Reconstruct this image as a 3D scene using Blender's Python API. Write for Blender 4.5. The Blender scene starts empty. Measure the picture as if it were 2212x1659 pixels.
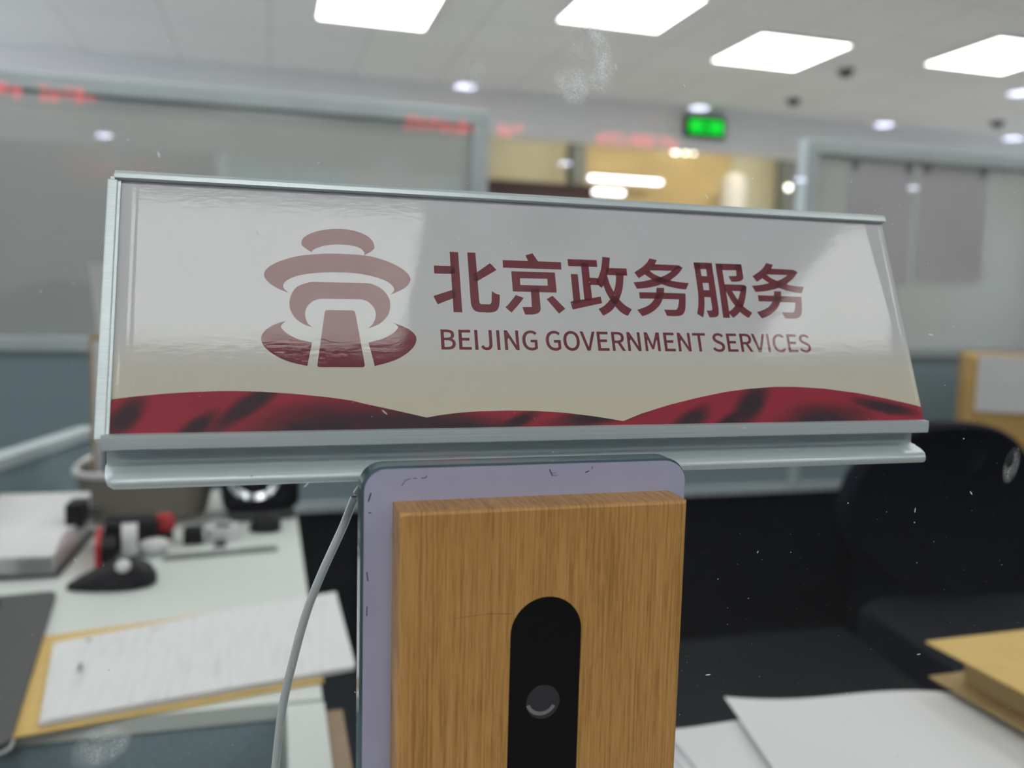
import bpy, bmesh, math, random
from mathutils import Vector, Matrix
random.seed(7)
S = bpy.context.scene
COL = S.collection
PI = math.pi

# ------------------------------------------------------------------ artwork outlines (0.01 mm on the sign face)
GLYPHS=[[(10977,6563),(11289,6558),(11296,4227),(10979,4227)],[(10367,6000),(11127,6004),(11124,5697),(10363,5693)],[(10282,4826),(10980,5076),(11137,5115),(11118,4805),(10976,4750),(10422,4516)],[(11630,6564),(11933,6567),(11945,4672),(11957,4612),(11984,4566),(12036,4554),(12317,4557),(12365,4579),(12395,4640),(12410,4735),(12442,5065),(12582,4979),(12730,4934),(12712,4708),(12670,4483),(12611,4369),(12521,4290),(12394,4250),(12195,4242),(11915,4247),(11802,4275),(11709,4350),(11651,4468),(11628,4613)],[(11800,5690),(11937,5791),(12457,6171),(12687,5909),(11937,5451),(11781,5411)],[(13837,6542),(14124,6632),(14308,6314),(13928,6299)],[(12943,6315),(15213,6316),(15200,6013),(12938,6012)],[(13237,5881),(14929,5886),(14607,5624),(13547,5608)],[(14929,5886),(14924,5085),(14601,5348),(14607,5624)],[(14924,5085),(13236,5084),(13542,5346),(14601,5348)],[(13236,5084),(13237,5881),(13547,5608),(13542,5346)],[(13931,5231),(14248,5240),(14247,5075),(14244,4483),(14231,4378),(14194,4308),(14120,4249),(13997,4208),(13825,4191),(13630,4192),(13545,4482),(13911,4493)],[(13335,4947),(13627,4844),(13530,4711),(13399,4560),(13121,4254),(12902,4453),(13029,4574),(13141,4710),(13244,4826)],[(14504,4814),(14752,4957),(15197,4449),(14933,4253)],[(15481,6453),(16655,6457),(16656,6172),(15484,6171)],[(16001,6303),(16305,6315),(16301,6165),(16300,4812),(15993,4769),(15989,4840)],[(16249,5722),(16590,5717),(16703,5599),(16684,5435),(16297,5432),(16200,5438)],[(15553,5851),(15830,5851),(15827,4822),(15824,4712),(15550,4669),(15547,4776)],[(15421,4728),(15552,4767),(15827,4822),(15989,4840),(16298,4902),(16646,4974),(16676,4705),(15481,4424)],[(16905,6606),(17212,6575),(17134,6162),(17046,5902),(17012,5846),(16900,5587),(16817,5421),(16728,5318),(16571,5468),(16560,5612),(16593,5668),(16671,5798),(16769,6021),(16844,6280)],[(17002,6152),(17846,6155),(17842,5859),(16968,5859)],[(16817,5421),(16874,5205),(16943,5026),(17024,4870),(17106,4724),(17199,4592),(17300,4460),(17405,4354),(17522,4276),(17660,4216),(17857,4481),(17620,4629),(17498,4743),(17387,4879),(17287,5027),(17198,5196),(17127,5357),(17073,5519),(17012,5846),(16829,5603)],[(17388,5987),(17702,5961),(17689,5854),(17629,5518),(17591,5353),(17541,5197),(17469,5031),(17387,4879),(17296,4720),(17189,4583),(17084,4464),(16974,4372),(16839,4289),(16677,4206),(16511,4469),(16634,4531),(16750,4600),(16889,4719),(17024,4870),(17125,5031),(17219,5215),(17284,5380),(17323,5509),(17360,5693)],[(18865,6615),(19168,6552),(19059,6378),(18945,6228),(18827,6121),(18711,6024),(18578,5936),(18311,5770),(18146,6004),(18402,6162),(18515,6240),(18610,6318),(18695,6396),(18760,6464)],[(18937,6377),(20057,6372),(20136,6253),(19754,6126),(18798,6114)],[(20057,6372),(20235,6275),(20141,6153),(20049,6052),(19950,5960),(19854,5885),(19621,5719),(19438,5630),(19259,5559),(19081,5494),(18886,5442),(18713,5400),(18541,5370),(18175,5330),(18060,5590),(18276,5614),(18466,5645),(18657,5686),(18851,5737),(19045,5784),(19232,5846),(19382,5907),(19504,5967),(19629,6043),(19745,6126),(19927,6264)],[(18798,6114),(18872,6035),(18957,5967),(19089,5903),(19232,5846),(19420,5768),(19602,5722),(19769,5690),(19918,5667),(20144,5648),(20401,5637),(20246,5365),(20084,5370),(19915,5387),(19739,5416),(19564,5451),(19382,5498),(19229,5553),(19026,5644),(18851,5737),(18765,5794),(18697,5843),(18578,5936),(18670,6069)],[(18244,5193),(18966,5200),(19294,5199),(20195,5191),(20157,4853),(20104,4594),(20072,4483),(20029,4409),(19972,4338),(19889,4287),(19771,4254),(19544,4242),(19283,4252),(19193,4501),(19656,4502),(19711,4516),(19748,4549),(19789,4614),(19813,4679),(19851,4809),(19879,4938),(19192,4939),(18847,4940),(18244,4937)],[(19002,5398),(19321,5400),(19296,5255),(19254,5088),(19191,4930),(19127,4810),(19047,4698),(18954,4596),(18854,4512),(18731,4424),(18591,4343),(18434,4273),(18252,4214),(18078,4477),(18207,4510),(18323,4554),(18440,4599),(18559,4659),(18650,4721),(18735,4800),(18801,4875),(18869,4968),(18919,5061),(18959,5190)],[(20735,6521),(21533,6527),(21531,6261),(20736,6233)],[(20735,6521),(20745,6161),(20747,5727),(20743,5314),(20733,5127),(20713,4941),(20665,4680),(20624,4532),(20564,4365),(20801,4213),(20858,4371),(20900,4519),(20956,4798),(20981,5059),(20996,5359),(20998,5659),(20998,5952),(21000,6242),(21019,6494)],[(21255,6503),(21245,6251),(21247,5951),(21261,5664),(21253,5360),(21255,5066),(21256,4582),(21243,4536),(21197,4511),(20993,4503),(21085,4228),(21190,4224),(21287,4230),(21367,4246),(21430,4275),(21476,4324),(21508,4402),(21531,4570),(21533,6527)],[(20975,5951),(21267,5951),(21271,5664),(20979,5659)],[(20981,5358),(21262,5361),(21265,5067),(20973,5059)],[(21688,6510),(21975,6511),(21959,6232),(21961,5632),(21974,5330),(21973,4449),(21964,4217),(21672,4217),(21695,5322)],[(21688,6510),(22844,6521),(22849,6254),(21940,6232)],[(22562,6514),(22844,6521),(22850,5966),(22835,5912),(22798,5859),(22740,5815),(22659,5781),(22566,5761),(22475,5751),(22286,5747),(22192,5982),(22547,6004),(22574,6283)],[(21921,5631),(22773,5634),(22868,5603),(22923,5551),(22879,5374),(22627,5358),(22241,5356),(21931,5329)],[(21964,5349),(22242,5366),(22330,5179),(22427,4993),(22522,4854),(22628,4721),(22713,4643),(22801,4575),(22984,4451),(22794,4227),(22700,4277),(22612,4337),(22525,4404),(22448,4478),(22360,4597),(22284,4727),(22189,4865),(22115,5014)],[(22619,5367),(22773,5634),(22868,5603),(22923,5551),(22856,5279),(22770,5030),(22706,4868),(22629,4725),(22541,4592),(22448,4478),(22288,4340),(22111,4220),(21965,4402),(21958,4477),(22056,4535),(22145,4602),(22284,4727),(22369,4860),(22448,5003),(22506,5108),(22553,5214)],[(23989,6618),(24297,6552),(24187,6379),(24071,6230),(23952,6125),(23834,6029),(23699,5943),(23428,5780),(23260,6015),(23520,6170),(23634,6247),(23730,6324),(23817,6401),(23882,6468)],[(24063,6379),(25201,6363),(25282,6243),(24894,6120),(23922,6118)],[(25201,6363),(25382,6264),(25287,6143),(25194,6043),(25093,5952),(24996,5878),(24760,5715),(24574,5628),(24392,5559),(24212,5496),(24014,5446),(23838,5406),(23663,5378),(23291,5342),(23174,5603),(23393,5624),(23586,5653),(23780,5692),(23977,5741),(24174,5786),(24364,5846),(24516,5905),(24640,5964),(24767,6039),(24885,6120),(25069,6256)],[(23922,6118),(23998,6038),(24084,5970),(24219,5904),(24364,5846),(24555,5766),(24741,5718),(24910,5685),(25062,5660),(25292,5639),(25553,5625),(25396,5355),(25232,5362),(25060,5380),(24881,5411),(24703,5448),(24518,5497),(24362,5553),(24155,5646),(23977,5741),(23890,5799),(23820,5849),(23699,5943),(23792,6075)],[(23362,5204),(24096,5204),(24429,5199),(25345,5182),(25307,4844),(25254,4586),(25222,4476),(25179,4402),(25121,4332),(25037,4282),(24917,4250),(24686,4241),(24421,4253),(24329,4503),(24799,4499),(24855,4513),(24893,4545),(24934,4610),(24958,4674),(24997,4804),(25025,4932),(24326,4940),(23976,4945),(23363,4948)],[(24132,5401),(24456,5400),(24431,5255),(24389,5089),(24325,4931),(24261,4812),(24180,4701),(24086,4600),(23984,4518),(23859,4431),(23717,4351),(23558,4283),(23373,4226),(23196,4491),(23327,4522),(23444,4565),(23563,4609),(23684,4667),(23776,4728),(23862,4806),(23929,4881),(23998,4973),(24048,5065),(24089,5194)]]
GSPLIT=[5, 9, 9, 6, 11, 6]
EMBLEM={'cap':[(6089,6344),(6049,6372),(5991,6412),(5926,6458),(5865,6504),(5820,6542),(5792,6571),(5773,6595),(5762,6618),(5757,6642),(5758,6672),(5763,6710),(5772,6752),(5789,6798),(5814,6843),(5850,6888),(5898,6931),(5959,6977),(6028,7021),(6102,7062),(6175,7099),(6251,7130),(6332,7157),(6415,7181),(6498,7202),(6578,7220),(6655,7235),(6729,7247),(6803,7256),(6879,7262),(6958,7267),(7041,7271),(7126,7273),(7214,7273),(7302,7269),(7389,7260),(7478,7247),(7567,7229),(7656,7207),(7742,7181),(7821,7151),(7897,7117),(7970,7078),(8038,7035),(8098,6988),(8149,6939),(8190,6884),(8224,6823),(8249,6760),(8265,6701),(8273,6650),(8272,6610),(8263,6578),(8245,6550),(8219,6521),(8185,6488),(8135,6448),(8070,6402),(8001,6357),(7939,6318),(7897,6291),(7915,6393),(7899,6416),(7878,6449),(7851,6487),(7818,6525),(7777,6555),(7730,6580),(7677,6601),(7616,6620),(7549,6636),(7474,6649),(7389,6660),(7295,6668),(7194,6673),(7093,6675),(6994,6672),(6895,6665),(6793,6653),(6692,6637),(6598,6620),(6516,6601),(6445,6580),(6383,6555),(6329,6530),(6282,6505),(6240,6483),(6205,6464),(6178,6448),(6156,6432),(6139,6417),(6125,6401),(6114,6383),(6108,6363),(6106,6344),(6105,6328),(6103,6317)],'eave':[(5315,4809),(5254,4834),(5166,4869),(5066,4911),(4968,4955),(4885,4999),(4817,5043),(4755,5090),(4699,5138),(4650,5185),(4609,5231),(4577,5274),(4552,5316),(4534,5358),(4523,5399),(4519,5442),(4520,5484),(4527,5526),(4541,5569),(4565,5613),(4600,5659),(4646,5708),(4700,5759),(4766,5811),(4844,5863),(4937,5915),(5050,5968),(5182,6024),(5325,6078),(5474,6128),(5619,6171),(5768,6204),(5923,6230),(6078,6251),(6227,6268),(6361,6283),(6474,6296),(6571,6304),(6661,6309),(6754,6312),(6860,6315),(6982,6318),(7113,6320),(7249,6320),(7385,6318),(7516,6314),(7641,6309),(7765,6302),(7887,6292),(8008,6279),(8126,6261),(8243,6237),(8359,6209),(8472,6176),(8582,6141),(8686,6103),(8787,6063),(8886,6019),(8979,5973),(9066,5926),(9144,5879),(9214,5831),(9277,5782),(9333,5732),(9381,5683),(9420,5636),(9450,5590),(9472,5547),(9486,5504),(9491,5460),(9488,5414),(9474,5363),(9450,5309),(9419,5255),(9384,5204),(9346,5158),(9305,5120),(9261,5087),(9213,5056),(9161,5027),(9105,4996),(9038,4962),(8960,4925),(8881,4889),(8812,4859),(8764,4838),(8783,4857),(8811,4884),(8842,4916),(8870,4949),(8888,4979),(8897,5006),(8902,5032),(8900,5058),(8893,5086),(8878,5117),(8859,5151),(8835,5189),(8803,5228),(8761,5267),(8706,5305),(8636,5343),(8552,5381),(8458,5418),(8357,5453),(8252,5485),(8143,5513),(8027,5539),(7905,5562),(7778,5582),(7646,5597),(7508,5608),(7364,5615),(7215,5618),(7066,5618),(6919,5616),(6772,5611),(6624,5604),(6477,5593),(6335,5580),(6200,5564),(6070,5545),(5944,5523),(5824,5498),(5712,5471),(5611,5441),(5520,5407),(5437,5368),(5363,5328),(5299,5288),(5246,5251),(5206,5216),(5178,5182),(5160,5149),(5148,5117),(5139,5087),(5135,5058),(5137,5032),(5144,5007),(5156,4981),(5172,4954),(5196,4924),(5228,4890),(5263,4857),(5294,4829)],'arch':[(6118,3572),(6079,3584),(6024,3600),(5959,3620),(5893,3644),(5831,3673),(5772,3706),(5711,3743),(5651,3785),(5595,3830),(5546,3878),(5503,3930),(5465,3987),(5432,4047),(5404,4107),(5381,4164),(5363,4217),(5351,4268),(5343,4319),(5340,4371),(5340,4427),(5344,4488),(5350,4552),(5361,4618),(5378,4684),(5401,4747),(5430,4811),(5464,4875),(5504,4938),(5551,4996),(5607,5047),(5677,5091),(5761,5129),(5850,5162),(5932,5189),(5998,5210),(6046,5224),(6082,5230),(6109,5231),(6129,5230),(6145,5231),(7838,5245),(7878,5244),(7935,5244),(8002,5241),(8072,5233),(8141,5216),(8210,5190),(8284,5157),(8358,5117),(8428,5072),(8490,5023),(8545,4966),(8596,4901),(8641,4833),(8678,4764),(8707,4699),(8727,4638),(8738,4578),(8742,4520),(8741,4460),(8736,4399),(8728,4334),(8716,4266),(8698,4198),(8675,4132),(8647,4070),(8609,4011),(8564,3954),(8515,3900),(8465,3850),(8419,3807),(8377,3771),(8338,3743),(8298,3719),(8257,3697),(8212,3674),(8158,3651),(8096,3627),(8035,3605),(7981,3587),(7944,3574),(7968,3595),(8003,3625),(8043,3660),(8082,3698),(8114,3737),(8139,3777),(8161,3820),(8179,3865),(8195,3910),(8207,3954),(8218,3997),(8225,4040),(8229,4084),(8230,4127),(8225,4170),(8216,4214),(8203,4258),(8185,4301),(8163,4344),(8137,4385),(8105,4426),(8068,4467),(8027,4506),(7984,4541),(7942,4570),(7895,4592),(7843,4608),(7792,4620),(7749,4629),(7718,4635),(6355,4622),(6321,4611),(6272,4596),(6216,4578),(6159,4554),(6109,4525),(6065,4490),(6021,4449),(5979,4404),(5942,4356),(5912,4308),(5888,4257),(5870,4204),(5857,4150),(5849,4095),(5845,4041),(5849,3987),(5858,3930),(5872,3874),(5888,3823),(5904,3779),(5921,3744),(5938,3715),(5958,3691),(5978,3670),(5999,3649),(6023,3629),(6051,3611),(6078,3595),(6102,3582)],'gate':[(6497,4124),(6528,4188),(6577,4216),(7431,4218),(7495,4198),(7528,4134),(7791,2265),(7780,2203),(7729,2172),(6286,2174),(6229,2199),(6221,2261)],'base_left':[(5235,3793),(5178,3776),(5098,3753),(5005,3725),(4912,3692),(4832,3656),(4761,3615),(4693,3568),(4629,3518),(4573,3467),(4526,3419),(4490,3373),(4462,3328),(4442,3282),(4429,3235),(4423,3186),(4424,3133),(4430,3078),(4444,3021),(4468,2964),(4502,2905),(4549,2845),(4608,2782),(4675,2720),(4749,2659),(4827,2602),(4909,2549),(4997,2498),(5091,2450),(5190,2406),(5294,2365),(5415,2327),(5554,2291),(5692,2259),(5812,2233),(5896,2214),(6062,3039),(5994,3055),(5898,3077),(5788,3103),(5679,3133),(5586,3164),(5508,3197),(5436,3233),(5370,3272),(5310,3312),(5255,3351),(5205,3392),(5158,3435),(5119,3478),(5087,3519),(5067,3556),(5061,3589),(5066,3619),(5080,3647),(5098,3673),(5116,3697),(5137,3721),(5164,3744),(5192,3764),(5217,3781)],'base_right':[(8788,3802),(8854,3778),(8948,3744),(9056,3704),(9162,3662),(9249,3621),(9319,3580),(9381,3538),(9435,3495),(9482,3452),(9521,3409),(9552,3367),(9575,3327),(9591,3286),(9598,3242),(9598,3194),(9589,3140),(9573,3083),(9549,3022),(9515,2960),(9471,2898),(9413,2833),(9344,2765),(9266,2698),(9184,2633),(9100,2576),(9014,2525),(8924,2479),(8831,2437),(8735,2399),(8638,2362),(8531,2327),(8412,2293),(8296,2263),(8196,2238),(8125,2220),(7941,3064),(8008,3081),(8104,3104),(8214,3132),(8325,3163),(8421,3196),(8503,3233),(8582,3273),(8655,3315),(8722,3358),(8782,3399),(8833,3439),(8878,3480),(8916,3520),(8946,3557),(8967,3590),(8978,3616),(8980,3639),(8975,3658),(8963,3677),(8946,3697),(8921,3720),(8885,3744),(8847,3768),(8812,3788)]}
DRAPE=[(29,1115),(612,1200),(1417,1281),(2238,1334),(3073,1362),(3581,1363),(4440,1335),(5489,1253),(6557,1131),(7323,1010),(7698,906),(8382,745),(9073,578),(9818,390),(10250,466),(10978,549),(11713,589),(12706,602),(13714,574),(14736,501),(15769,365),(16551,236),(16971,153),(17035,178),(17728,425),(18894,747),(20080,1006),(21289,1227),(22204,1333),(23438,1417),(24368,1413),(25615,1333),(27186,1134),(28452,898),(29729,618),(30152,543)]
LATIN=[[(35,86,35,0,63,0),(90,0,117,0,174,0),(214,25,214,75,214,110),(193,131,162,137,162,137),(162,138,162,138,186,146),(200,168,200,194,200,239),(163,257,111,257,86,257),(61,257,35,257,35,171)],[(80,148,68,148,68,176),(68,203,68,231,81,231),(94,231,107,231,147,231),(168,220,168,190,168,164),(150,148,106,148,93,148)],[(83,26,68,26,68,58),(68,90,68,123,83,123),(97,123,112,123,158,123),(182,108,182,76,182,42),(157,26,112,26,97,26)],[(265,86,265,0,316,0),(366,0,417,0,417,9),(417,18,417,28,377,28),(337,28,298,28,298,59),(298,90,298,121,330,121),(363,121,395,121,395,130),(395,140,395,149,363,149),(330,149,298,149,298,176),(298,202,298,229,336,229),(375,229,413,229,413,238),(413,248,413,257,364,257),(315,257,265,257,265,171)],[(472,86,472,0,482,0),(493,0,504,0,504,86),(504,171,504,257,493,257),(482,257,472,257,472,171)],[(589,-5,622,-5,672,-5),(693,31,693,75,693,136),(693,196,693,257,682,257),(671,257,660,257,660,197),(660,138,660,78,660,40),(646,24,619,24,600,24),(586,32,574,53,567,47),(559,42,551,36,566,9)],[(762,86,762,0,772,0),(783,0,794,0,794,86),(794,171,794,257,783,257),(772,257,762,257,762,171)],[(864,86,864,0,874,0),(884,0,895,0,895,45),(895,90,895,135,895,162),(892,189,891,215,891,215),(892,215,892,215,901,197),(911,180,920,162,951,108),(982,54,1013,0,1024,0),(1035,0,1047,0,1047,86),(1047,171,1047,257,1036,257),(1026,257,1016,257,1016,212),(1016,168,1016,123,1016,97),(1018,68,1020,42,1020,42),(1019,42,1019,42,1009,60),(1000,77,991,95,960,149),(928,203,897,257,886,257),(875,257,864,257,864,171)],[(1151,-5,1218,-5,1252,-5),(1281,8,1297,25,1297,61),(1297,97,1297,133,1269,133),(1241,133,1213,133,1213,124),(1213,115,1213,106,1231,106),(1249,106,1268,106,1268,84),(1268,61,1268,39,1257,29),(1239,24,1221,24,1166,24),(1136,64,1136,129,1136,193),(1169,233,1221,233,1246,233),(1263,222,1276,209,1282,216),(1288,223,1294,230,1279,245),(1256,261,1220,261,1152,261),(1102,211,1102,128,1102,45)],[(1470,-5,1538,-5,1572,-5),(1600,8,1617,25,1617,61),(1617,97,1617,133,1589,133),(1561,133,1533,133,1533,124),(1533,115,1533,106,1551,106),(1569,106,1587,106,1587,84),(1587,61,1587,39,1577,29),(1559,24,1541,24,1486,24),(1455,64,1455,129,1455,193),(1489,233,1541,233,1566,233),(1583,222,1596,209,1602,216),(1608,223,1613,230,1599,245),(1575,261,1540,261,1472,261),(1422,211,1422,128,1422,45)],[(1708,-5,1773,-5,1837,-5),(1882,47,1882,129,1882,211),(1837,261,1773,261,1708,261),(1663,211,1663,129,1663,47)],[(1819,24,1773,24,1727,24),(1696,65,1696,129,1696,193),(1727,233,1773,233,1819,233),(1849,193,1849,129,1849,65)],[(1958,86,1985,0,1997,0),(2010,0,2022,0,2050,86),(2077,171,2104,257,2093,257),(2082,257,2071,257,2057,210),(2044,164,2030,118,2021,88),(2015,63,2005,33,2004,33),(2004,33,2004,33,1994,63),(1987,88,1979,118,1965,164),(1951,210,1937,257,1926,257),(1914,257,1903,257,1930,171)],[(2139,86,2139,0,2190,0),(2240,0,2291,0,2291,9),(2291,18,2291,28,2251,28),(2211,28,2172,28,2172,59),(2172,90,2172,121,2204,121),(2236,121,2269,121,2269,130),(2269,140,2269,149,2236,149),(2204,149,2172,149,2172,176),(2172,202,2172,229,2210,229),(2249,229,2287,229,2287,238),(2287,248,2287,257,2238,257),(2189,257,2139,257,2139,171)],[(2392,135,2378,135,2378,167),(2378,199,2378,230,2392,230),(2407,230,2421,230,2461,230),(2483,218,2483,185,2483,151),(2461,135,2421,135,2407,135)],[(2466,36,2486,0,2498,0),(2511,0,2523,0,2501,37),(2479,75,2458,112,2492,121),(2515,145,2515,185,2515,238),(2478,257,2426,257,2399,257),(2372,257,2346,257,2346,171),(2346,86,2346,0,2356,0),(2367,0,2378,0,2378,36),(2378,73,2378,109,2393,109),(2409,109,2424,109,2445,73)],[(2568,86,2568,0,2578,0),(2588,0,2598,0,2598,45),(2598,90,2598,135,2598,162),(2596,189,2595,215,2595,215),(2595,215,2596,215,2605,197),(2614,180,2624,162,2655,108),(2686,54,2717,0,2728,0),(2739,0,2750,0,2750,86),(2750,171,2750,257,2740,257),(2730,257,2720,257,2720,212),(2720,168,2720,123,2720,97),(2722,68,2724,42,2724,42),(2723,42,2722,42,2713,60),(2704,77,2695,95,2663,149),(2632,203,2601,257,2590,257),(2579,257,2568,257,2568,171)],[(2821,86,2821,0,2831,0),(2840,0,2850,0,2850,47),(2850,95,2850,142,2850,164),(2848,195,2846,218,2846,218),(2847,218,2847,218,2854,198),(2861,179,2868,159,2884,115),(2900,70,2917,26,2924,26),(2931,26,2938,26,2954,70),(2971,115,2987,159,2994,179),(3000,198,3007,218,3008,218),(3008,218,3009,218,3007,195),(3005,164,3005,142,3005,95),(3005,47,3005,0,3015,0),(3025,0,3035,0,3035,86),(3035,171,3035,257,3022,257),(3009,257,2996,257,2979,211),(2963,165,2947,119,2941,102),(2936,84,2929,66,2928,66),(2928,66,2928,66,2921,84),(2916,102,2909,119,2893,165),(2876,211,2860,257,2847,257),(2834,257,2821,257,2821,171)],[(3105,86,3105,0,3156,0),(3206,0,3257,0,3257,9),(3257,18,3257,28,3217,28),(3177,28,3138,28,3138,59),(3138,90,3138,121,3170,121),(3202,121,3235,121,3235,130),(3235,140,3235,149,3202,149),(3170,149,3138,149,3138,176),(3138,202,3138,229,3176,229),(3215,229,3253,229,3253,238),(3253,248,3253,257,3204,257),(3155,257,3105,257,3105,171)],[(3312,86,3312,0,3322,0),(3332,0,3342,0,3342,45),(3342,90,3342,135,3342,162),(3340,189,3338,215,3339,215),(3339,215,3340,215,3349,197),(3358,180,3367,162,3398,108),(3430,54,3461,0,3472,0),(3483,0,3494,0,3494,86),(3494,171,3494,257,3484,257),(3474,257,3463,257,3463,212),(3463,168,3463,123,3463,97),(3466,68,3468,42,3467,42),(3467,42,3466,42,3457,60),(3448,77,3438,95,3407,149),(3376,203,3345,257,3334,257),(3323,257,3312,257,3312,171)],[(3618,76,3618,0,3629,0),(3640,0,3651,0,3651,76),(3651,153,3651,229,3676,229),(3702,229,3728,229,3728,238),(3728,248,3728,257,3666,257),(3603,257,3540,257,3540,248),(3540,238,3540,229,3566,229),(3592,229,3618,229,3618,153)],[(3888,-5,3924,-5,3978,-5),(4011,28,4011,68,4011,106),(3988,124,3958,137,3946,142),(3934,147,3922,153,3902,161),(3879,171,3879,196,3879,218),(3898,233,3927,233,3951,233),(3970,224,3986,209,3991,216),(3997,223,4002,230,3985,248),(3958,261,3927,261,3881,261),(3846,233,3846,193,3846,156),(3875,138,3898,127,3911,122),(3923,117,3935,111,3960,100),(3978,92,3978,65,3978,41),(3958,24,3924,24,3898,24),(3872,36,3854,56,3847,48),(3841,41,3834,33,3856,10)],[(4062,86,4062,0,4112,0),(4163,0,4213,0,4213,9),(4213,18,4213,28,4173,28),(4134,28,4094,28,4094,59),(4094,90,4094,121,4126,121),(4159,121,4191,121,4191,130),(4191,140,4191,149,4159,149),(4126,149,4094,149,4094,176),(4094,202,4094,229,4132,229),(4171,229,4209,229,4209,238),(4209,248,4209,257,4160,257),(4111,257,4062,257,4062,171)],[(4314,135,4300,135,4300,167),(4300,199,4300,230,4314,230),(4329,230,4343,230,4383,230),(4405,218,4405,185,4405,151),(4383,135,4343,135,4329,135)],[(4388,36,4409,0,4421,0),(4433,0,4445,0,4423,37),(4402,75,4380,112,4415,121),(4438,145,4438,185,4438,238),(4400,257,4348,257,4321,257),(4295,257,4268,257,4268,171),(4268,86,4268,0,4279,0),(4289,0,4300,0,4300,36),(4300,73,4300,109,4315,109),(4331,109,4346,109,4367,73)],[(4510,86,4537,0,4550,0),(4562,0,4575,0,4602,86),(4629,171,4656,257,4645,257),(4634,257,4623,257,4609,210),(4596,164,4582,118,4573,88),(4567,63,4557,33,4557,33),(4556,33,4556,33,4546,63),(4540,88,4531,118,4517,164),(4503,210,4489,257,4478,257),(4467,257,4455,257,4482,171)],[(4692,86,4692,0,4702,0),(4713,0,4724,0,4724,86),(4724,171,4724,257,4713,257),(4702,257,4692,257,4692,171)],[(4827,-5,4891,-5,4924,-5),(4949,9,4970,32,4964,39),(4958,46,4952,53,4935,35),(4917,24,4892,24,4843,24),(4812,64,4812,129,4812,193),(4845,233,4893,233,4915,233),(4932,223,4946,209,4952,216),(4957,223,4963,230,4949,246),(4924,261,4893,261,4828,261),(4779,211,4779,128,4779,45)],[(5018,86,5018,0,5068,0),(5119,0,5169,0,5169,9),(5169,18,5169,28,5129,28),(5090,28,5050,28,5050,59),(5050,90,5050,121,5082,121),(5115,121,5147,121,5147,130),(5147,140,5147,149,5115,149),(5082,149,5050,149,5050,176),(5050,202,5050,229,5088,229),(5127,229,5165,229,5165,238),(5165,248,5165,257,5116,257),(5067,257,5018,257,5018,171)],[(5258,-5,5295,-5,5348,-5),(5382,28,5382,68,5382,106),(5359,124,5329,137,5317,142),(5305,147,5293,153,5273,161),(5250,171,5250,196,5250,218),(5269,233,5298,233,5322,233),(5341,224,5356,209,5362,216),(5368,223,5373,230,5355,248),(5328,261,5298,261,5251,261),(5217,233,5217,193,5217,156),(5245,138,5269,127,5282,122),(5294,117,5306,111,5331,100),(5349,92,5349,65,5349,41),(5329,24,5295,24,5269,24),(5243,36,5224,56,5218,48),(5212,41,5205,33,5227,10)]]

# ------------------------------------------------------------------ helpers
def lin(c):
    return tuple(((v/255)/12.92 if v/255 <= .04045 else (((v/255)+.055)/1.055)**2.4) for v in c)

def nm(name):
    m = bpy.data.materials.new(name); m.use_nodes = True
    nt = m.node_tree; nt.nodes.clear()
    out = nt.nodes.new('ShaderNodeOutputMaterial')
    return m, nt, out

def N(nt, typ, **kw):
    n = nt.nodes.new('ShaderNode'+typ)
    for k, v in kw.items():
        if k in n.inputs.keys(): n.inputs[k].default_value = v
        else: setattr(n, k, v)
    return n

def L(nt, a, b): nt.links.new(a, b)

def coords(nt, scale=(1,1,1), rot=(0,0,0), loc=(0,0,0), kind='Object', vt='POINT'):
    tc = N(nt, 'TexCoord'); mp = N(nt, 'Mapping', vector_type=vt)
    mp.inputs['Scale'].default_value = scale; mp.inputs['Rotation'].default_value = rot; mp.inputs['Location'].default_value = loc
    L(nt, tc.outputs[kind], mp.inputs['Vector'])
    return mp.outputs['Vector']

def ramp(nt, fac, stops):
    r = N(nt, 'ValToRGB'); e = r.color_ramp.elements
    while len(e) < len(stops): e.new(.5)
    for i, (p, c) in enumerate(stops):
        e[i].position = p; e[i].color = (*c, 1)
    L(nt, fac, r.inputs['Fac'])
    return r.outputs['Color']

def math_(nt, op, a, b=None, clamp=False):
    n = N(nt, 'Math', operation=op, use_clamp=clamp)
    for i, v in enumerate((a, b)):
        if v is None: continue
        if isinstance(v, (int, float)): n.inputs[i].default_value = v
        else: L(nt, v, n.inputs[i])
    return n.outputs[0]

def plain(name, rgb, rough=.5, metal=0, noise=.06, nscale=30, spec=.5, bump=0, coat=0):
    m, nt, out = nm(name)
    p = N(nt, 'BsdfPrincipled', Roughness=rough, Metallic=metal)
    p.inputs['Specular IOR Level'].default_value = spec
    p.inputs['Coat Weight'].default_value = coat
    c = lin(rgb)
    v = coords(nt)
    t = N(nt, 'TexNoise', Scale=nscale, Detail=4.0); L(nt, v, t.inputs['Vector'])
    col = ramp(nt, t.outputs['Fac'], [(.3, tuple(x*(1-noise) for x in c)), (.7, tuple(min(1, x*(1+noise)) for x in c))])
    L(nt, col, p.inputs['Base Color'])
    if bump:
        b = N(nt, 'Bump', Strength=bump, Distance=.002); L(nt, t.outputs['Fac'], b.inputs['Height']); L(nt, b.outputs['Normal'], p.inputs['Normal'])
    L(nt, p.outputs[0], out.inputs[0])
    return m

def emit(name, rgb, strength):
    m, nt, out = nm(name)
    e = N(nt, 'Emission', Strength=strength); e.inputs['Color'].default_value = (*lin(rgb), 1)
    L(nt, e.outputs[0], out.inputs[0])
    return m

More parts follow.
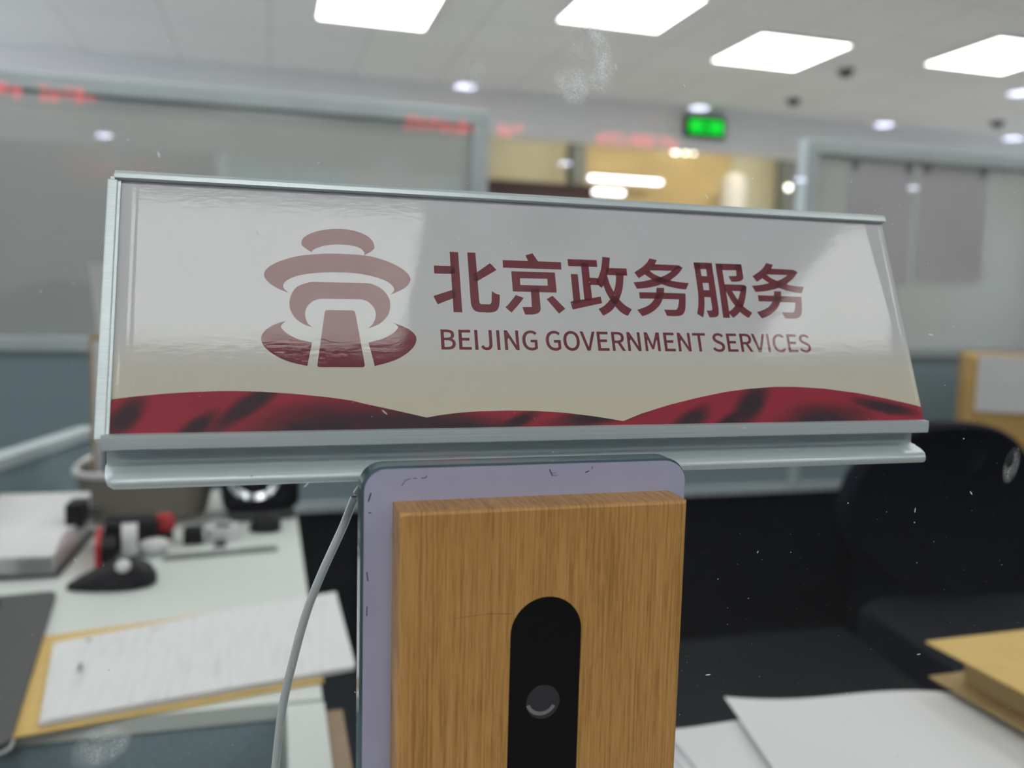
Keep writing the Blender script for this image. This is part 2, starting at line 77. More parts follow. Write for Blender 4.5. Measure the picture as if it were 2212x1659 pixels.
def schlick(nt, f0):
    g = N(nt, 'NewGeometry'); d = N(nt, 'VectorMath', operation='DOT_PRODUCT')
    L(nt, g.outputs['Incoming'], d.inputs[0]); L(nt, g.outputs['Normal'], d.inputs[1])
    a = math_(nt, 'ABSOLUTE', d.outputs['Value'])
    k = math_(nt, 'POWER', math_(nt, 'SUBTRACT', 1.0, a), 5.0)
    return math_(nt, 'ADD', math_(nt, 'MULTIPLY', k, 1-f0), f0)

def ellipse_mask(nt, c, s, ang, axis='XZ'):
    """1 in the middle of an ellipse, 0 at its rim (object coordinates, x/z plane)"""
    tc = N(nt, 'TexCoord'); mp = N(nt, 'Mapping', vector_type='TEXTURE')
    mp.inputs['Location'].default_value = (c[0], c[2] if len(c) > 2 else 0, c[1])
    mp.inputs['Rotation'].default_value = (0, ang, 0)
    mp.inputs['Scale'].default_value = (s[0], 1, s[1])
    L(nt, tc.outputs['Object'], mp.inputs['Vector'])
    g = N(nt, 'TexGradient', gradient_type='SPHERICAL'); L(nt, mp.outputs['Vector'], g.inputs['Vector'])
    return g.outputs['Fac']

class MB:
    """collects shapes of ONE mesh"""
    def __init__(s): s.bm = bmesh.new(); s.mi = 0
    def _mark(s, faces):
        for f in faces: f.material_index = s.mi
    def box(s, x0, x1, y0, y1, z0, z1, bev=0, seg=2, M=None):
        r = bmesh.ops.create_cube(s.bm, size=1)
        v = r['verts']
        for q in v:
            q.co = Vector(((x0+x1)/2+q.co.x*(x1-x0), (y0+y1)/2+q.co.y*(y1-y0), (z0+z1)/2+q.co.z*(z1-z0)))
        fs = list({f for q in v for f in q.link_faces}); s._mark(fs)
        if bev:
            es = list({e for q in v for e in q.link_edges})
            b = bmesh.ops.bevel(s.bm, geom=es, offset=bev, segments=seg, affect='EDGES', profile=.5)
            v = list({q for f in b['faces'] for q in f.verts} | {q for q in v if q.is_valid})
            s._mark(b['faces'])
        if M is not None: bmesh.ops.transform(s.bm, matrix=M, verts=[q for q in v if q.is_valid])
        return s
    def prism(s, poly, a0, a1, axis='Z'):
        """poly of 2-D points pushed along an axis: Z -> (x,y), Y -> (x,z), X -> (y,z)"""
        def P(p, a): return {'Z': (p[0], p[1], a), 'Y': (p[0], a, p[1]), 'X': (a, p[0], p[1])}[axis]
        A = [s.bm.verts.new(P(p, a0)) for p in poly]; B = [s.bm.verts.new(P(p, a1)) for p in poly]
        fs = [s.bm.faces.new(A), s.bm.faces.new(B[::-1])]
        n = len(poly)
        for i in range(n): fs.append(s.bm.faces.new((A[i], B[i], B[(i+1) % n], A[(i+1) % n])))
        s._mark(fs); return s
    def face(s, pts):
        f = s.bm.faces.new([s.bm.verts.new(p) for p in pts]); s._mark([f]); return s
    def loft(s, rings, cap=True, closed=True):
        R = [[s.bm.verts.new(p) for p in r] for r in rings]; fs = []
        n = len(R[0])
        for a, b in zip(R, R[1:]):
            for i in range(n if closed else n-1):
                fs.append(s.bm.faces.new((a[i], a[(i+1) % n], b[(i+1) % n], b[i])))
        if cap: fs += [s.bm.faces.new(R[0][::-1]), s.bm.faces.new(R[-1])]
        s._mark(fs); return s
    def lathe(s, prof, c=(0,0,0), n=32, axis='Z', cap=True):
        rings = []
        for r, h in prof:
            ring = []
            for k in range(n):
                a = 2*PI*k/n; p = (r*math.cos(a), r*math.sin(a), h)
                if axis == 'Y': p = (p[0], -p[2], p[1])
                if axis == 'X': p = (p[2], p[0], p[1])
                ring.append((c[0]+p[0], c[1]+p[1], c[2]+p[2]))
            rings.append(ring)
        return s.loft(rings, cap)
    def tube(s, pts, r, n=10):
        pts = [Vector(p) for p in pts]; rings = []
        for i, p in enumerate(pts):
            t = (pts[min(i+1, len(pts)-1)]-pts[max(i-1, 0)]).normalized()
            a = t.cross(Vector((0, 0, 1)) if abs(t.z) < .9 else Vector((1, 0, 0))).normalized(); b = t.cross(a)
            rr = r[i] if isinstance(r, (list, tuple)) else r
            rings.append([p+a*rr*math.cos(2*PI*k/n)+b*rr*math.sin(2*PI*k/n) for k in range(n)])
        return s.loft(rings)
    def grid(s, fn, nu, nv, thick=0):
        """curved sheet fn(u,v)->point; with thickness along -z"""
        V = [[Vector(fn(i/nu, j/nv)) for j in range(nv+1)] for i in range(nu+1)]
        top = [[s.bm.verts.new(p) for p in r] for r in V]; fs = []
        for i in range(nu):
            for j in range(nv): fs.append(s.bm.faces.new((top[i][j], top[i+1][j], top[i+1][j+1], top[i][j+1])))
        if thick:
            bot = [[s.bm.verts.new(p-Vector((0, 0, thick))) for p in r] for r in V]
            for i in range(nu):
                for j in range(nv): fs.append(s.bm.faces.new((bot[i][j], bot[i][j+1], bot[i+1][j+1], bot[i+1][j])))
            for i in range(nu):
                fs.append(s.bm.faces.new((top[i][0], bot[i][0], bot[i+1][0], top[i+1][0])))
                fs.append(s.bm.faces.new((top[i+1][nv], bot[i+1][nv], bot[i][nv], top[i][nv])))
            for j in range(nv):
                fs.append(s.bm.faces.new((top[0][j+1], bot[0][j+1], bot[0][j], top[0][j])))
                fs.append(s.bm.faces.new((top[nu][j], bot[nu][j], bot[nu][j+1], top[nu][j+1])))
        s._mark(fs); return s
    def build(s, name, mats, parent=None, smooth=False, fix=True):
        if fix: bmesh.ops.recalc_face_normals(s.bm, faces=s.bm.faces)
        me = bpy.data.meshes.new(name); s.bm.to_mesh(me); s.bm.free()
        for m in (mats if isinstance(mats, (list, tuple)) else [mats]): me.materials.append(m)
        if smooth:
            for p in me.polygons: p.use_smooth = True
            try: me.set_sharp_from_angle(angle=math.radians(40))
            except Exception: pass
        o = bpy.data.objects.new(name, me); COL.objects.link(o)
        if parent is not None: o.parent = parent
        return o

def tag(o, label=None, cat=None, group=None, kind=None):
    if label: o['label'] = label
    if cat: o['category'] = cat
    if group: o['group'] = group
    if kind: o['kind'] = kind
    return o

def empty(name, loc, label, cat, rz=0, group=None):
    o = bpy.data.objects.new(name, None); COL.objects.link(o)
    o.location = loc; o.rotation_euler = (0, 0, rz); o.empty_display_size = .05
    return tag(o, label, cat, group)

def struct(mb, name, m):
    return tag(mb.build(name, m), kind='structure')

def copy_tree(o, parent=None, mats=None):
    c = o.copy(); COL.objects.link(c); c.parent = parent
    for ch in list(o.children): copy_tree(ch, c)
    return c

def rrect(x0, x1, z0, z1, r, n=6):
    P = []
    for cx, cz, a in ((x1-r, z1-r, 0), (x0+r, z1-r, 90), (x0+r, z0+r, 180), (x1-r, z0+r, 270)):
        for k in range(n+1):
            t = math.radians(a+90*k/n); P.append((cx+r*math.cos(t), cz+r*math.sin(t)))
    return P

# ------------------------------------------------------------------ materials
M = {}
M['wall'] = plain('wall_paint', (226, 225, 222), .8, nscale=2)
M['hall_wall'] = plain('hall_wall_paint', (208, 209, 210), .8, nscale=2)
M['far_wall'] = plain('warm_wall_paint', (205, 186, 140), .8, nscale=2)
M['grey_wall'] = plain('grey_wall_paint', (186, 188, 186), .8, nscale=2)
M['cream'] = plain('cream_panel', (205, 203, 182), .7, nscale=2)
M['floor'] = plain('charcoal_carpet', (44, 50, 54), .95, nscale=180, noise=.25, spec=.1)
M['hall_floor'] = plain('hall_stone_floor', (84, 84, 86), .5, nscale=6)
M['floor_light'] = plain('pale_office_floor', (208, 207, 203), .6, nscale=6)
M['bulkhead'] = plain('bulkhead_paint', (228, 229, 232), .85, nscale=2, noise=.02)
M['alu_frame'] = plain('satin_aluminium_frame', (192, 204, 210), .45, metal=.1, nscale=8)
M['fabric'] = plain('slate_screen_fabric', (142, 162, 172), .95, nscale=240, noise=.14, spec=.1)
M['dark_fabric'] = plain('charcoal_screen_fabric', (24, 28, 33), .95, nscale=240, noise=.14, spec=.1)
M['taupe'] = plain('taupe_screen_fabric', (120, 114, 108), .95, nscale=200, noise=.1, spec=.1)
M['teal'] = plain('pale_teal_board', (160, 184, 184), .7)
M['desk'] = plain('white_laminate', (214, 222, 220), .35, nscale=6, noise=.015)
M['desk_edge'] = plain('brown_edge_banding', (150, 124, 98), .5)
M['paper'] = plain('white_paper', (222, 224, 228), .7, nscale=20, noise=.015)
M['paper_edge'] = plain('paper_edges', (168, 170, 170), .8, nscale=400, noise=.2)
M['kraft'] = plain('kraft_paper', (216, 184, 112), .75, nscale=40, noise=.06)
M['kraft_dull'] = plain('dull_kraft_paper', (176, 152, 106), .8, nscale=40, noise=.08)
M['carton'] = plain('carton_board', (204, 168, 104), .8, nscale=25, noise=.06)
M['black'] = plain('black_plastic', (14, 17, 25), .5, nscale=60, spec=.25)
M['black_soft'] = plain('black_soft_fabric', (22, 26, 36), .9, nscale=200, noise=.2, spec=.15)
M['grey_dark'] = plain('dark_grey_plastic', (62, 64, 68), .5, nscale=60)
M['red'] = plain('red_plastic', (190, 36, 52), .35, nscale=30)
M['white_pl'] = plain('white_plastic', (218, 220, 222), .4, nscale=30)
M['chrome'] = plain('polished_metal', (205, 210, 215), .2, metal=1)
M['steel'] = plain('brushed_steel', (150, 155, 160), .35, metal=1)
M['navy'] = plain('navy_cloth', (40, 46, 78), .8, nscale=100)
M['maroon_dark'] = plain('dark_maroon_board', (60, 46, 52), .6)
M['post'] = plain('grey_post_paint', (128, 134, 138), .7)
M['panel'] = emit('ceiling_panel_diffuser', (255, 252, 244), 6.0)
M['panel_hall'] = emit('hall_panel_diffuser', (255, 252, 246), 9.0)
M['down'] = emit('downlight_lens', (222, 226, 255), 22)
M['tube'] = emit('fluorescent_tube', (255, 250, 255), 5.0)
M['warm_lamp'] = emit('warm_lamp_glass', (255, 246, 226), 5.0)
M['warm_fill'] = emit('warm_fill_diffuser', (255, 240, 208), 16)
M['added_daylight'] = emit('added_daylight_pane', (236, 244, 255), 4.2)
M['exit_green'] = emit('exit_sign_green', (20, 225, 60), .9)
M['led_red'] = emit('red_led_dots', (255, 44, 44), 8.0)
M['trim_metal'] = plain('lamp_trim', (210, 210, 210), .4)
M['lamp_frame'] = plain('lamp_frame_white', (214, 214, 212), .6)
M['ink'] = plain('printed_ink', (120, 122, 132), .8)
M['hole'] = plain('punched_hole_dark', (46, 48, 30), .9)

def stripe_basket():
    m, nt, out = nm('woven_taupe_plastic')
    p = N(nt, 'BsdfPrincipled', Roughness=.7)
    w = N(nt, 'TexWave', wave_type='BANDS', bands_direction='Z', Scale=28.0, Distortion=.6); L(nt, coords(nt), w.inputs['Vector'])
    L(nt, ramp(nt, w.outputs['Fac'], [(.2, lin((112, 106, 100))), (.8, lin((138, 132, 124)))]), p.inputs['Base Color'])
    b = N(nt, 'Bump', Strength=.4, Distance=.002); L(nt, w.outputs['Fac'], b.inputs['Height']); L(nt, b.outputs[0], p.inputs['Normal'])
    L(nt, p.outputs[0], out.inputs[0]); return m
M['basket'] = stripe_basket()

def brushed():
    m, nt, out = nm('brushed_aluminium')
    p = N(nt, 'BsdfPrincipled', Roughness=.36, Metallic=.28)
    t = N(nt, 'TexNoise', Scale=1.0, Detail=3.0); L(nt, coords(nt, (12, 2600, 2600)), t.inputs['Vector'])
    L(nt, ramp(nt, t.outputs['Fac'], [(.25, lin((206, 221, 228))), (.75, lin((228, 237, 240)))]), p.inputs['Base Color'])
    b = N(nt, 'Bump', Strength=.12, Distance=.0004); L(nt, t.outputs['Fac'], b.inputs['Height']); L(nt, b.outputs[0], p.inputs['Normal'])
    L(nt, p.outputs[0], out.inputs[0]); return m
M['alu'] = brushed()

def wood():
    m, nt, out = nm('oak_veneer')
    p = N(nt, 'BsdfPrincipled', Roughness=.42)
    a = N(nt, 'TexNoise', Scale=1.0, Detail=5.0, Roughness=.65); L(nt, coords(nt, (1250, 60, 24)), a.inputs['Vector'])
    f = N(nt, 'TexNoise', Scale=1.0, Detail=3.0, Roughness=.6); L(nt, coords(nt, (2600, 200, 110)), f.inputs['Vector'])
    l = N(nt, 'TexNoise', Scale=1.0, Detail=2.0); L(nt, coords(nt, (120, 30, 9)), l.inputs['Vector'])
    s = math_(nt, 'ADD', math_(nt, 'MULTIPLY', a.outputs['Fac'], .55), math_(nt, 'ADD', math_(nt, 'MULTIPLY', f.outputs['Fac'], .3), math_(nt, 'MULTIPLY', l.outputs['Fac'], .15)))
    col = ramp(nt, s, [(.36, lin((134, 97, 50))), (.45, lin((162, 121, 66))), (.53, lin((184, 142, 84))), (.66, lin((198, 158, 100)))])
    L(nt, col, p.inputs['Base Color'])
    b = N(nt, 'Bump', Strength=.12, Distance=.0003); L(nt, f.outputs['Fac'], b.inputs['Height']); L(nt, b.outputs[0], p.inputs['Normal'])
    L(nt, p.outputs[0], out.inputs[0]); return m
M['wood'] = wood()
M['wood_edge'] = plain('oak_bare_edge', (214, 172, 104), .5, nscale=800, noise=.1)
M['scratch'] = plain('scratch_line', (70, 46, 22), .8)
M['pad'] = plain('lavender_adhesive', (162, 166, 194), .55, nscale=60, noise=.03)
M['pad_mark'] = plain('dark_scuff', (32, 30, 48), .7)
M['gloss_black'] = plain('glossy_black_window', (16, 16, 17), .08, nscale=40)
M['lens'] = plain('smoked_lens', (54, 55, 60), .12)
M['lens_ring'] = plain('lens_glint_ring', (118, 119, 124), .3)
M['lens_faint'] = plain('faint_lens_ring', (14, 15, 19), .15)

def acrylic():
    m, nt, out = nm('clear_acrylic')
    p = N(nt, 'BsdfPrincipled', Roughness=.06)
    p.inputs['Base Color'].default_value = (*lin((84, 108, 118)), 1)
    p.inputs['Transmission Weight'].default_value = .35; p.inputs['IOR'].default_value = 1.49
    t = N(nt, 'TexNoise', Scale=90.0, Detail=3.0); L(nt, coords(nt), t.inputs['Vector'])
    b = N(nt, 'Bump', Strength=.15, Distance=.001); L(nt, t.outputs['Fac'], b.inputs['Height']); L(nt, b.outputs[0], p.inputs['Normal'])
    L(nt, p.outputs[0], out.inputs[0]); return m
M['acrylic'] = acrylic()

def clear_cable():
    m, nt, out = nm('translucent_cable')
    p = N(nt, 'BsdfPrincipled', Roughness=.3); p.inputs['Base Color'].default_value = (*lin((214, 220, 224)), 1)
    p.inputs['Transmission Weight'].default_value = .25
    L(nt, p.outputs[0], out.inputs[0]); return m
M['cable'] = clear_cable()

def pane():
    m, nt, out = nm('counter_glass')
    tr = N(nt, 'BsdfTransparent'); tr.inputs['Color'].default_value = (.965, .975, .975, 1)
    gl = N(nt, 'BsdfGlossy', Roughness=.0); gl.inputs['Color'].default_value = (1, 1, 1, 1)
    mx = N(nt, 'MixShader'); L(nt, schlick(nt, .042), mx.inputs[0]); L(nt, tr.outputs[0], mx.inputs[1]); L(nt, gl.outputs[0], mx.inputs[2])
    L(nt, mx.outputs[0], out.inputs[0]); return m

def smear(nt):
    df = N(nt, 'BsdfDiffuse'); df.inputs['Color'].default_value = (.8, .85, .88, 1)
    tl = N(nt, 'BsdfTranslucent'); tl.inputs['Color'].default_value = (.8, .85, .88, 1)
    dd = N(nt, 'MixShader'); dd.inputs[0].default_value = .5; L(nt, df.outputs[0], dd.inputs[1]); L(nt, tl.outputs[0], dd.inputs[2])
    return dd.outputs[0]

def dust_mat():
    m, nt, out = nm('pale_dust'); L(nt, smear(nt), out.inputs[0]); return m

def mark_mat(name, blobs, dens, holes=()):
    """dried finger mark: ellipses broken up by fine grain"""
    m, nt, out = nm(name)
    n1 = N(nt, 'TexNoise', Scale=1300.0, Detail=4.0, Roughness=.7); L(nt, coords(nt), n1.inputs['Vector'])
    n2 = N(nt, 'TexNoise', Scale=260.0, Detail=3.0); L(nt, coords(nt), n2.inputs['Vector'])
    grain = ramp(nt, math_(nt, 'ADD', math_(nt, 'MULTIPLY', n1.outputs['Fac'], .6), math_(nt, 'MULTIPLY', n2.outputs['Fac'], .4)), [(.40, (.12,)*3), (.60, (1,)*3)])
    acc = None
    for c, sz, a, k in blobs:
        e = math_(nt, 'MULTIPLY', math_(nt, 'MULTIPLY', ellipse_mask(nt, (c[0], c[1], 0), sz, a), 2.6, True), k)
        acc = e if acc is None else math_(nt, 'MAXIMUM', acc, e)
    for c, sz, a, k in holes:
        e = math_(nt, 'MULTIPLY', math_(nt, 'MULTIPLY', ellipse_mask(nt, (c[0], c[1], 0), sz, a), 2.6, True), k)
        acc = math_(nt, 'MULTIPLY', acc, math_(nt, 'SUBTRACT', 1.0, e))
    fac = math_(nt, 'MULTIPLY', math_(nt, 'MULTIPLY', acc, grain), dens)
    tr = N(nt, 'BsdfTransparent'); mx = N(nt, 'MixShader')
    L(nt, fac, mx.inputs[0]); L(nt, tr.outputs[0], mx.inputs[1]); L(nt, smear(nt), mx.inputs[2]); L(nt, mx.outputs[0], out.inputs[0])
    return m

def N_sep(nt, col, i):
    s = N(nt, 'SeparateColor'); L(nt, col, s.inputs[0]); return s.outputs[i]

def frosted():
    m, nt, out = nm('frosted_partition_glass')
    r = N(nt, 'BsdfRefraction', Roughness=.12, IOR=1.02); r.inputs['Color'].default_value = (.90, .92, .92, 1)
    tl = N(nt, 'BsdfTranslucent'); tl.inputs['Color'].default_value = (.86, .90, .90, 1)
    df = N(nt, 'BsdfDiffuse'); df.inputs['Color'].default_value = (.86, .90, .90, 1)
    g = N(nt, 'BsdfGlossy', Roughness=.08)
    a = N(nt, 'MixShader'); a.inputs[0].default_value = .5; L(nt, tl.outputs[0], a.inputs[1]); L(nt, df.outputs[0], a.inputs[2])
    t = N(nt, 'TexNoise', Scale=5.0, Detail=2.0); L(nt, coords(nt), t.inputs['Vector'])
    b = N(nt, 'MixShader'); L(nt, math_(nt, 'ADD', math_(nt, 'MULTIPLY', t.outputs['Fac'], .06), .40), b.inputs[0]); L(nt, r.outputs[0], b.inputs[1]); L(nt, a.outputs[0], b.inputs[2])
    c = N(nt, 'MixShader'); L(nt, schlick(nt, .05), c.inputs[0]); L(nt, b.outputs[0], c.inputs[1]); L(nt, g.outputs[0], c.inputs[2])
    L(nt, c.outputs[0], out.inputs[0]); return m
M['frosted'] = frosted()

def sheet_print():
    m, nt, out = nm('sign_printed_sheet')
    p = N(nt, 'BsdfPrincipled', Roughness=.6)
    x = N(nt, 'SeparateXYZ'); L(nt, coords(nt), x.inputs[0])
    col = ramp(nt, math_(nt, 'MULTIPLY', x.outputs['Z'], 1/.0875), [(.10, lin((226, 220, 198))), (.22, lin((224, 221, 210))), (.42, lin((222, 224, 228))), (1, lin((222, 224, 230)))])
    L(nt, col, p.inputs['Base Color']); L(nt, p.outputs[0], out.inputs[0]); return m
M['sheet'] = sheet_print()
M['maroon'] = plain('maroon_print', (122, 36, 54), .6, nscale=200, noise=.05)

def drape_print():
    """a picture of folded red cloth, as it is printed on the sheet"""
    m, nt, out = nm('printed_red_cloth')
    p = N(nt, 'BsdfPrincipled', Roughness=.6)
    folds = [((.060, -.003), (.036, .0150), -.22), ((.040, .0085), (.021, .0042), -.62), ((.024, .001), (.012, .004), -.7), ((.100, .0), (.055, .0085), .12),
             ((.004, .0055), (.010, .005), -.9), ((.160, .0035), (.026, .0042), -.15), ((.197, .0015), (.012, .0050), -.5), ((.2225, .007), (.0155, .0062), -.75), ((.252, -.001), (.027, .010), -.1),
             ((.212, .0005), (.014, .0035), -.5), ((.283, .0055), (.020, .0032), .2), ((.130, .002), (.012, .003), -.4)]
    acc = None
    for c, s, a in folds:
        e = math_(nt, 'MULTIPLY', ellipse_mask(nt, (c[0], c[1], 0), s, a), 1.5, True)
        acc = e if acc is None else math_(nt, 'MAXIMUM', acc, e)
    w = N(nt, 'TexNoise', Scale=1.0, Detail=3.0); L(nt, coords(nt, (60, 1, 160), (0, -.5, 0)), w.inputs['Vector'])
    t = math_(nt, 'ADD', acc, math_(nt, 'MULTIPLY', math_(nt, 'SUBTRACT', w.outputs['Fac'], .5), .6), True)
    L(nt, ramp(nt, t, [(0, lin((170, 34, 60))), (.45, lin((118, 26, 46))), (.8, lin((70, 22, 38))), (1, lin((48, 22, 38)))]), p.inputs['Base Color'])
    L(nt, p.outputs[0], out.inputs[0]); return m
M['drape'] = drape_print()

def film():
    m, nt, out = nm('clear_cover_film')
    tr = N(nt, 'BsdfTransparent'); gl = N(nt, 'BsdfGlossy', Roughness=.02)
    t = N(nt, 'TexNoise', Scale=1.0, Detail=3.0, Roughness=.55); L(nt, coords(nt, (190, 1, 540)), t.inputs['Vector'])
    b = N(nt, 'Bump', Strength=1.0, Distance=.000024); L(nt, t.outputs['Fac'], b.inputs['Height']); L(nt, b.outputs[0], gl.inputs['Normal'])
    mx = N(nt, 'MixShader'); L(nt, schlick(nt, .023), mx.inputs[0]); L(nt, tr.outputs[0], mx.inputs[1]); L(nt, gl.outputs[0], mx.inputs[2])
    L(nt, mx.outputs[0], out.inputs[0]); return m
M['film'] = film()

def ink_paper(name, rot=0, dens=.5):
    """white paper with rows of small grey print"""
    m, nt, out = nm(name)
    p = N(nt, 'BsdfPrincipled', Roughness=.7)
    a = N(nt, 'TexNoise', Scale=1.0, Detail=2.0); L(nt, coords(nt, (230, 14, 1), (0, 0, rot)), a.inputs['Vector'])
    L(nt, ramp(nt, a.outputs['Fac'], [(dens, lin((224, 227, 231))), (dens+.25, lin((204, 207, 214)))]), p.inputs['Base Color'])
    L(nt, p.outputs[0], out.inputs[0]); return m
M['printed'] = ink_paper('printed_paper', 0)
M['notice'] = plain('greyish_notice_paper', (186, 188, 196), .8, nscale=6, noise=.05)

MK = dict(a=(.0969, 1.1905), b=(-.0491, .9791), c=(.2818, 1.0548), d=(.0615, 1.1823))
# ------------------------------------------------------------------ the setting
X0, X1, Y0, Y1, H = -4.5, 10.5, -13.0, 9.4, 2.7
struct(MB().box(X0, X1, .0, 2.25, -.1, 0), 'floor', M['floor'])
struct(MB().box(X0, X1, 2.25, Y1, -.1, 0), 'floor_office', M['floor_light'])  # unseen part of the floor, coloured pale to bounce light onto the ceiling
struct(MB().box(X0, X1, Y0, -.0, -.1, 0), 'floor_hall', M['hall_floor'])
def tiles():
    m, nt, out = nm('ceiling_tiles')
    p = N(nt, 'BsdfPrincipled', Roughness=.9)
    b = N(nt, 'TexBrick', Scale=1.0); b.offset = 0; b.inputs['Mortar Size'].default_value = .006
    b.inputs['Brick Width'].default_value = .6; b.inputs['Row Height'].default_value = .6
    for k, c in (('Color1', (226, 227, 229)), ('Color2', (222, 223, 225)), ('Mortar', (196, 197, 199))): b.inputs[k].default_value = (*lin(c), 1)
    L(nt, coords(nt), b.inputs['Vector']); L(nt, b.outputs['Color'], p.inputs['Base Color']); L(nt, p.outputs[0], out.inputs[0]); return m
struct(MB().box(X0, X1, Y0, 6.62, H, H+.1), 'ceiling', tiles())
struct(MB().box(X0, X1, 6.62, Y1, 3.3, 3.4), 'ceiling_far', M['far_wall'])
struct(MB().box(X0, X1, 6.36, 6.62, 2.385, H), 'trim_1', M['bulkhead'])
struct(MB().box(X0, X1, 6.62, 6.66, H, 3.3), 'trim_2', M['far_wall'])
struct(MB().box(X0, X1, Y1, Y1+.1, 0, 3.4), 'wall_back', M['grey_wall'])
struct(MB().box(3.47, 6.06, 9.3, 9.4, 0, 3.3), 'trim_8', M['far_wall'])
struct(MB().box(X0-.1, X0, Y0, Y1, 0, 3.4), 'wall_left', M['wall'])
struct(MB().box(X1, X1+.1, Y0, Y1, 0, 3.4), 'wall_right', M['wall'])
struct(MB().box(X0, X1, Y0-.1, Y0, 0, H), 'wall_front', M['hall_wall'])
def window(name, x, y0, y1, z0, z1, s):  # builds an added glowing window, serving as fill light
    k = MB(); k.box(min(x, x+s*.02), max(x, x+s*.02), y0, y1, z0, z1); k.mi = 1
    n = 4
    for i in range(n+1):
        y = y0+(y1-y0)*i/n; k.box(min(x, x+s*.06), max(x, x+s*.06), y-.03, y+.03, z0-.03, z1+.03)
    for z in (z0, z1): k.box(min(x, x+s*.06), max(x, x+s*.06), y0, y1, z-.03, z+.03)
    struct(k, name, [M['added_daylight'], M['white_pl']])
window('added_window_left', X0, 2.6, 8.8, .9, 2.45, 1); window('added_window_right', X1, 2.6, 8.8, .9, 2.45, -1)  # invented windows, added out of view to brighten the ceiling
# counter under the glass, and the glass itself
g = MB(); g.box(-1.6, 2.0, -.16, .335, .715, .75, .003); g.mi = 1; g.box(-1.6, 2.0, .0, .02, 0, .715)
struct(g, 'trim_3', [M['desk'], M['dark_fabric']])
gp = MB(); gp.box(-1.6, 2.0, .002, .010, .75, 2.25)
pn = struct(gp, 'window_1', pane())
def finger_mark(x, z, hw, hh, mat):
    k = MB(); k.face([(-hw, 0, -hh), (hw, 0, -hh), (hw, 0, hh), (-hw, 0, hh)])
    o = k.build('finger_mark', mat, pn); o.location = (x, .00185, z); return o
finger_mark(*MK['a'], .016, .018, mark_mat('finger_mark_crescent', [((.0022, .0035), (.0078, .0135), -.42, 1.0), ((-.0022, -.0070), (.0052, .0068), .35, .8), ((-.0062, -.0055), (.0050, .0042), .9, .6)], .95, [((-.0012, .0050), (.0058, .0108), -.42, .85)]))
finger_mark(*MK['b'], .014, .011, mark_mat('finger_mark_oval', [((0, 0), (.0098, .0068), -.45, 1.0)], .42))
finger_mark(*MK['c'], .009, .012, mark_mat('finger_mark_small', [((0, 0), (.0042, .0080), .25, 1.0)], .30, [((-.001, .002), (.0022, .0040), .25, .8)]))
finger_mark(*MK['d'], .008, .010, mark_mat('finger_mark_faint', [((0, .001), (.0042, .0060), 0, 1.0)], .24))
rd = random.Random(5); k = MB()
for i in range(1300):
    x, z, a = rd.uniform(-.12, .42), rd.uniform(.93, 1.29), rd.uniform(0, PI)
    q = rd.random(); r1 = .00006+.00022*q**6; r2 = r1*(1 if rd.random() < .8 else rd.uniform(2, 5))
    P = []
    for j in range(6):
        t = 2*PI*j/6; u, v = r2*math.cos(t), r1*math.sin(t); P.append((x+u*math.cos(a)-v*math.sin(a), .0019, z+u*math.sin(a)+v*math.cos(a)))
    k.face(P)
tag(k.build('dust', dust_mat()), 'tiny pale dust specks scattered over the counter glass', 'dust', kind='stuff')

# ------------------------------------------------------------------ nameplate sign behind the glass
S0 = Vector((-.04727, .018, 1.07088)); TILT = .39005
sign = empty('nameplate_sign', S0, 'wide aluminium framed sign with maroon emblem and lettering above red printed drapery', 'sign')
def tilted(o): o.rotation_euler = (-TILT, 0, 0); return o
tilted(MB().box(-.0040, .3000, .0003, .0022, -.001, .0885).build('back_panel', M['alu'], sign))
# top strip: a rounded channel that clips over the upper edge
prof = [(-.0024, .0868), (-.0024, .0884), (-.0016, .0899), (0, .0906), (.0020, .0906), (.0030, .0898), (.0030, .0868)]
ts = MB(); ts.loft([[(x, a, b) for a, b in prof] for x in (-.0024, .3004)])
tilted(ts.build('top_strip', M['alu'], sign))
ss = MB(); ss.box(-.0046, -.0014, -.0014, .0022, -.002, .0868, .0004); ss.box(-.0016, -.0004, -.0009, .0004, -.002, .0868, .0002)
tilted(ss.build('side_strip', M['alu'], sign))
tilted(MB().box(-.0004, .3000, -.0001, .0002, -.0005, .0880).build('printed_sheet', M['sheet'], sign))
# emblem, lettering and drapery: ink on the sheet
def ink(name, polys, mat, y, label=None):
    mb = MB()
    for q in polys: mb.face([(u/1e5, y, v/1e5) for u, v in q])
    for f in mb.bm.faces: f.normal_update()
    bmesh.ops.triangulate(mb.bm, faces=mb.bm.faces[:])
    for f in mb.bm.faces:
        f.normal_update()
        if f.normal.y > 0: f.normal_flip()
    o = mb.build(name, mat, sign, fix=False); tilted(o)
    if label: o['label'] = label
    return o
ink('emblem', list(EMBLEM.values()), M['maroon'], -.00016, 'maroon emblem of a round tiered tower with a path')
ink('chinese_lettering', GLYPHS, M['maroon'], -.00016, 'row of six large maroon Chinese characters')
WT = 4.6
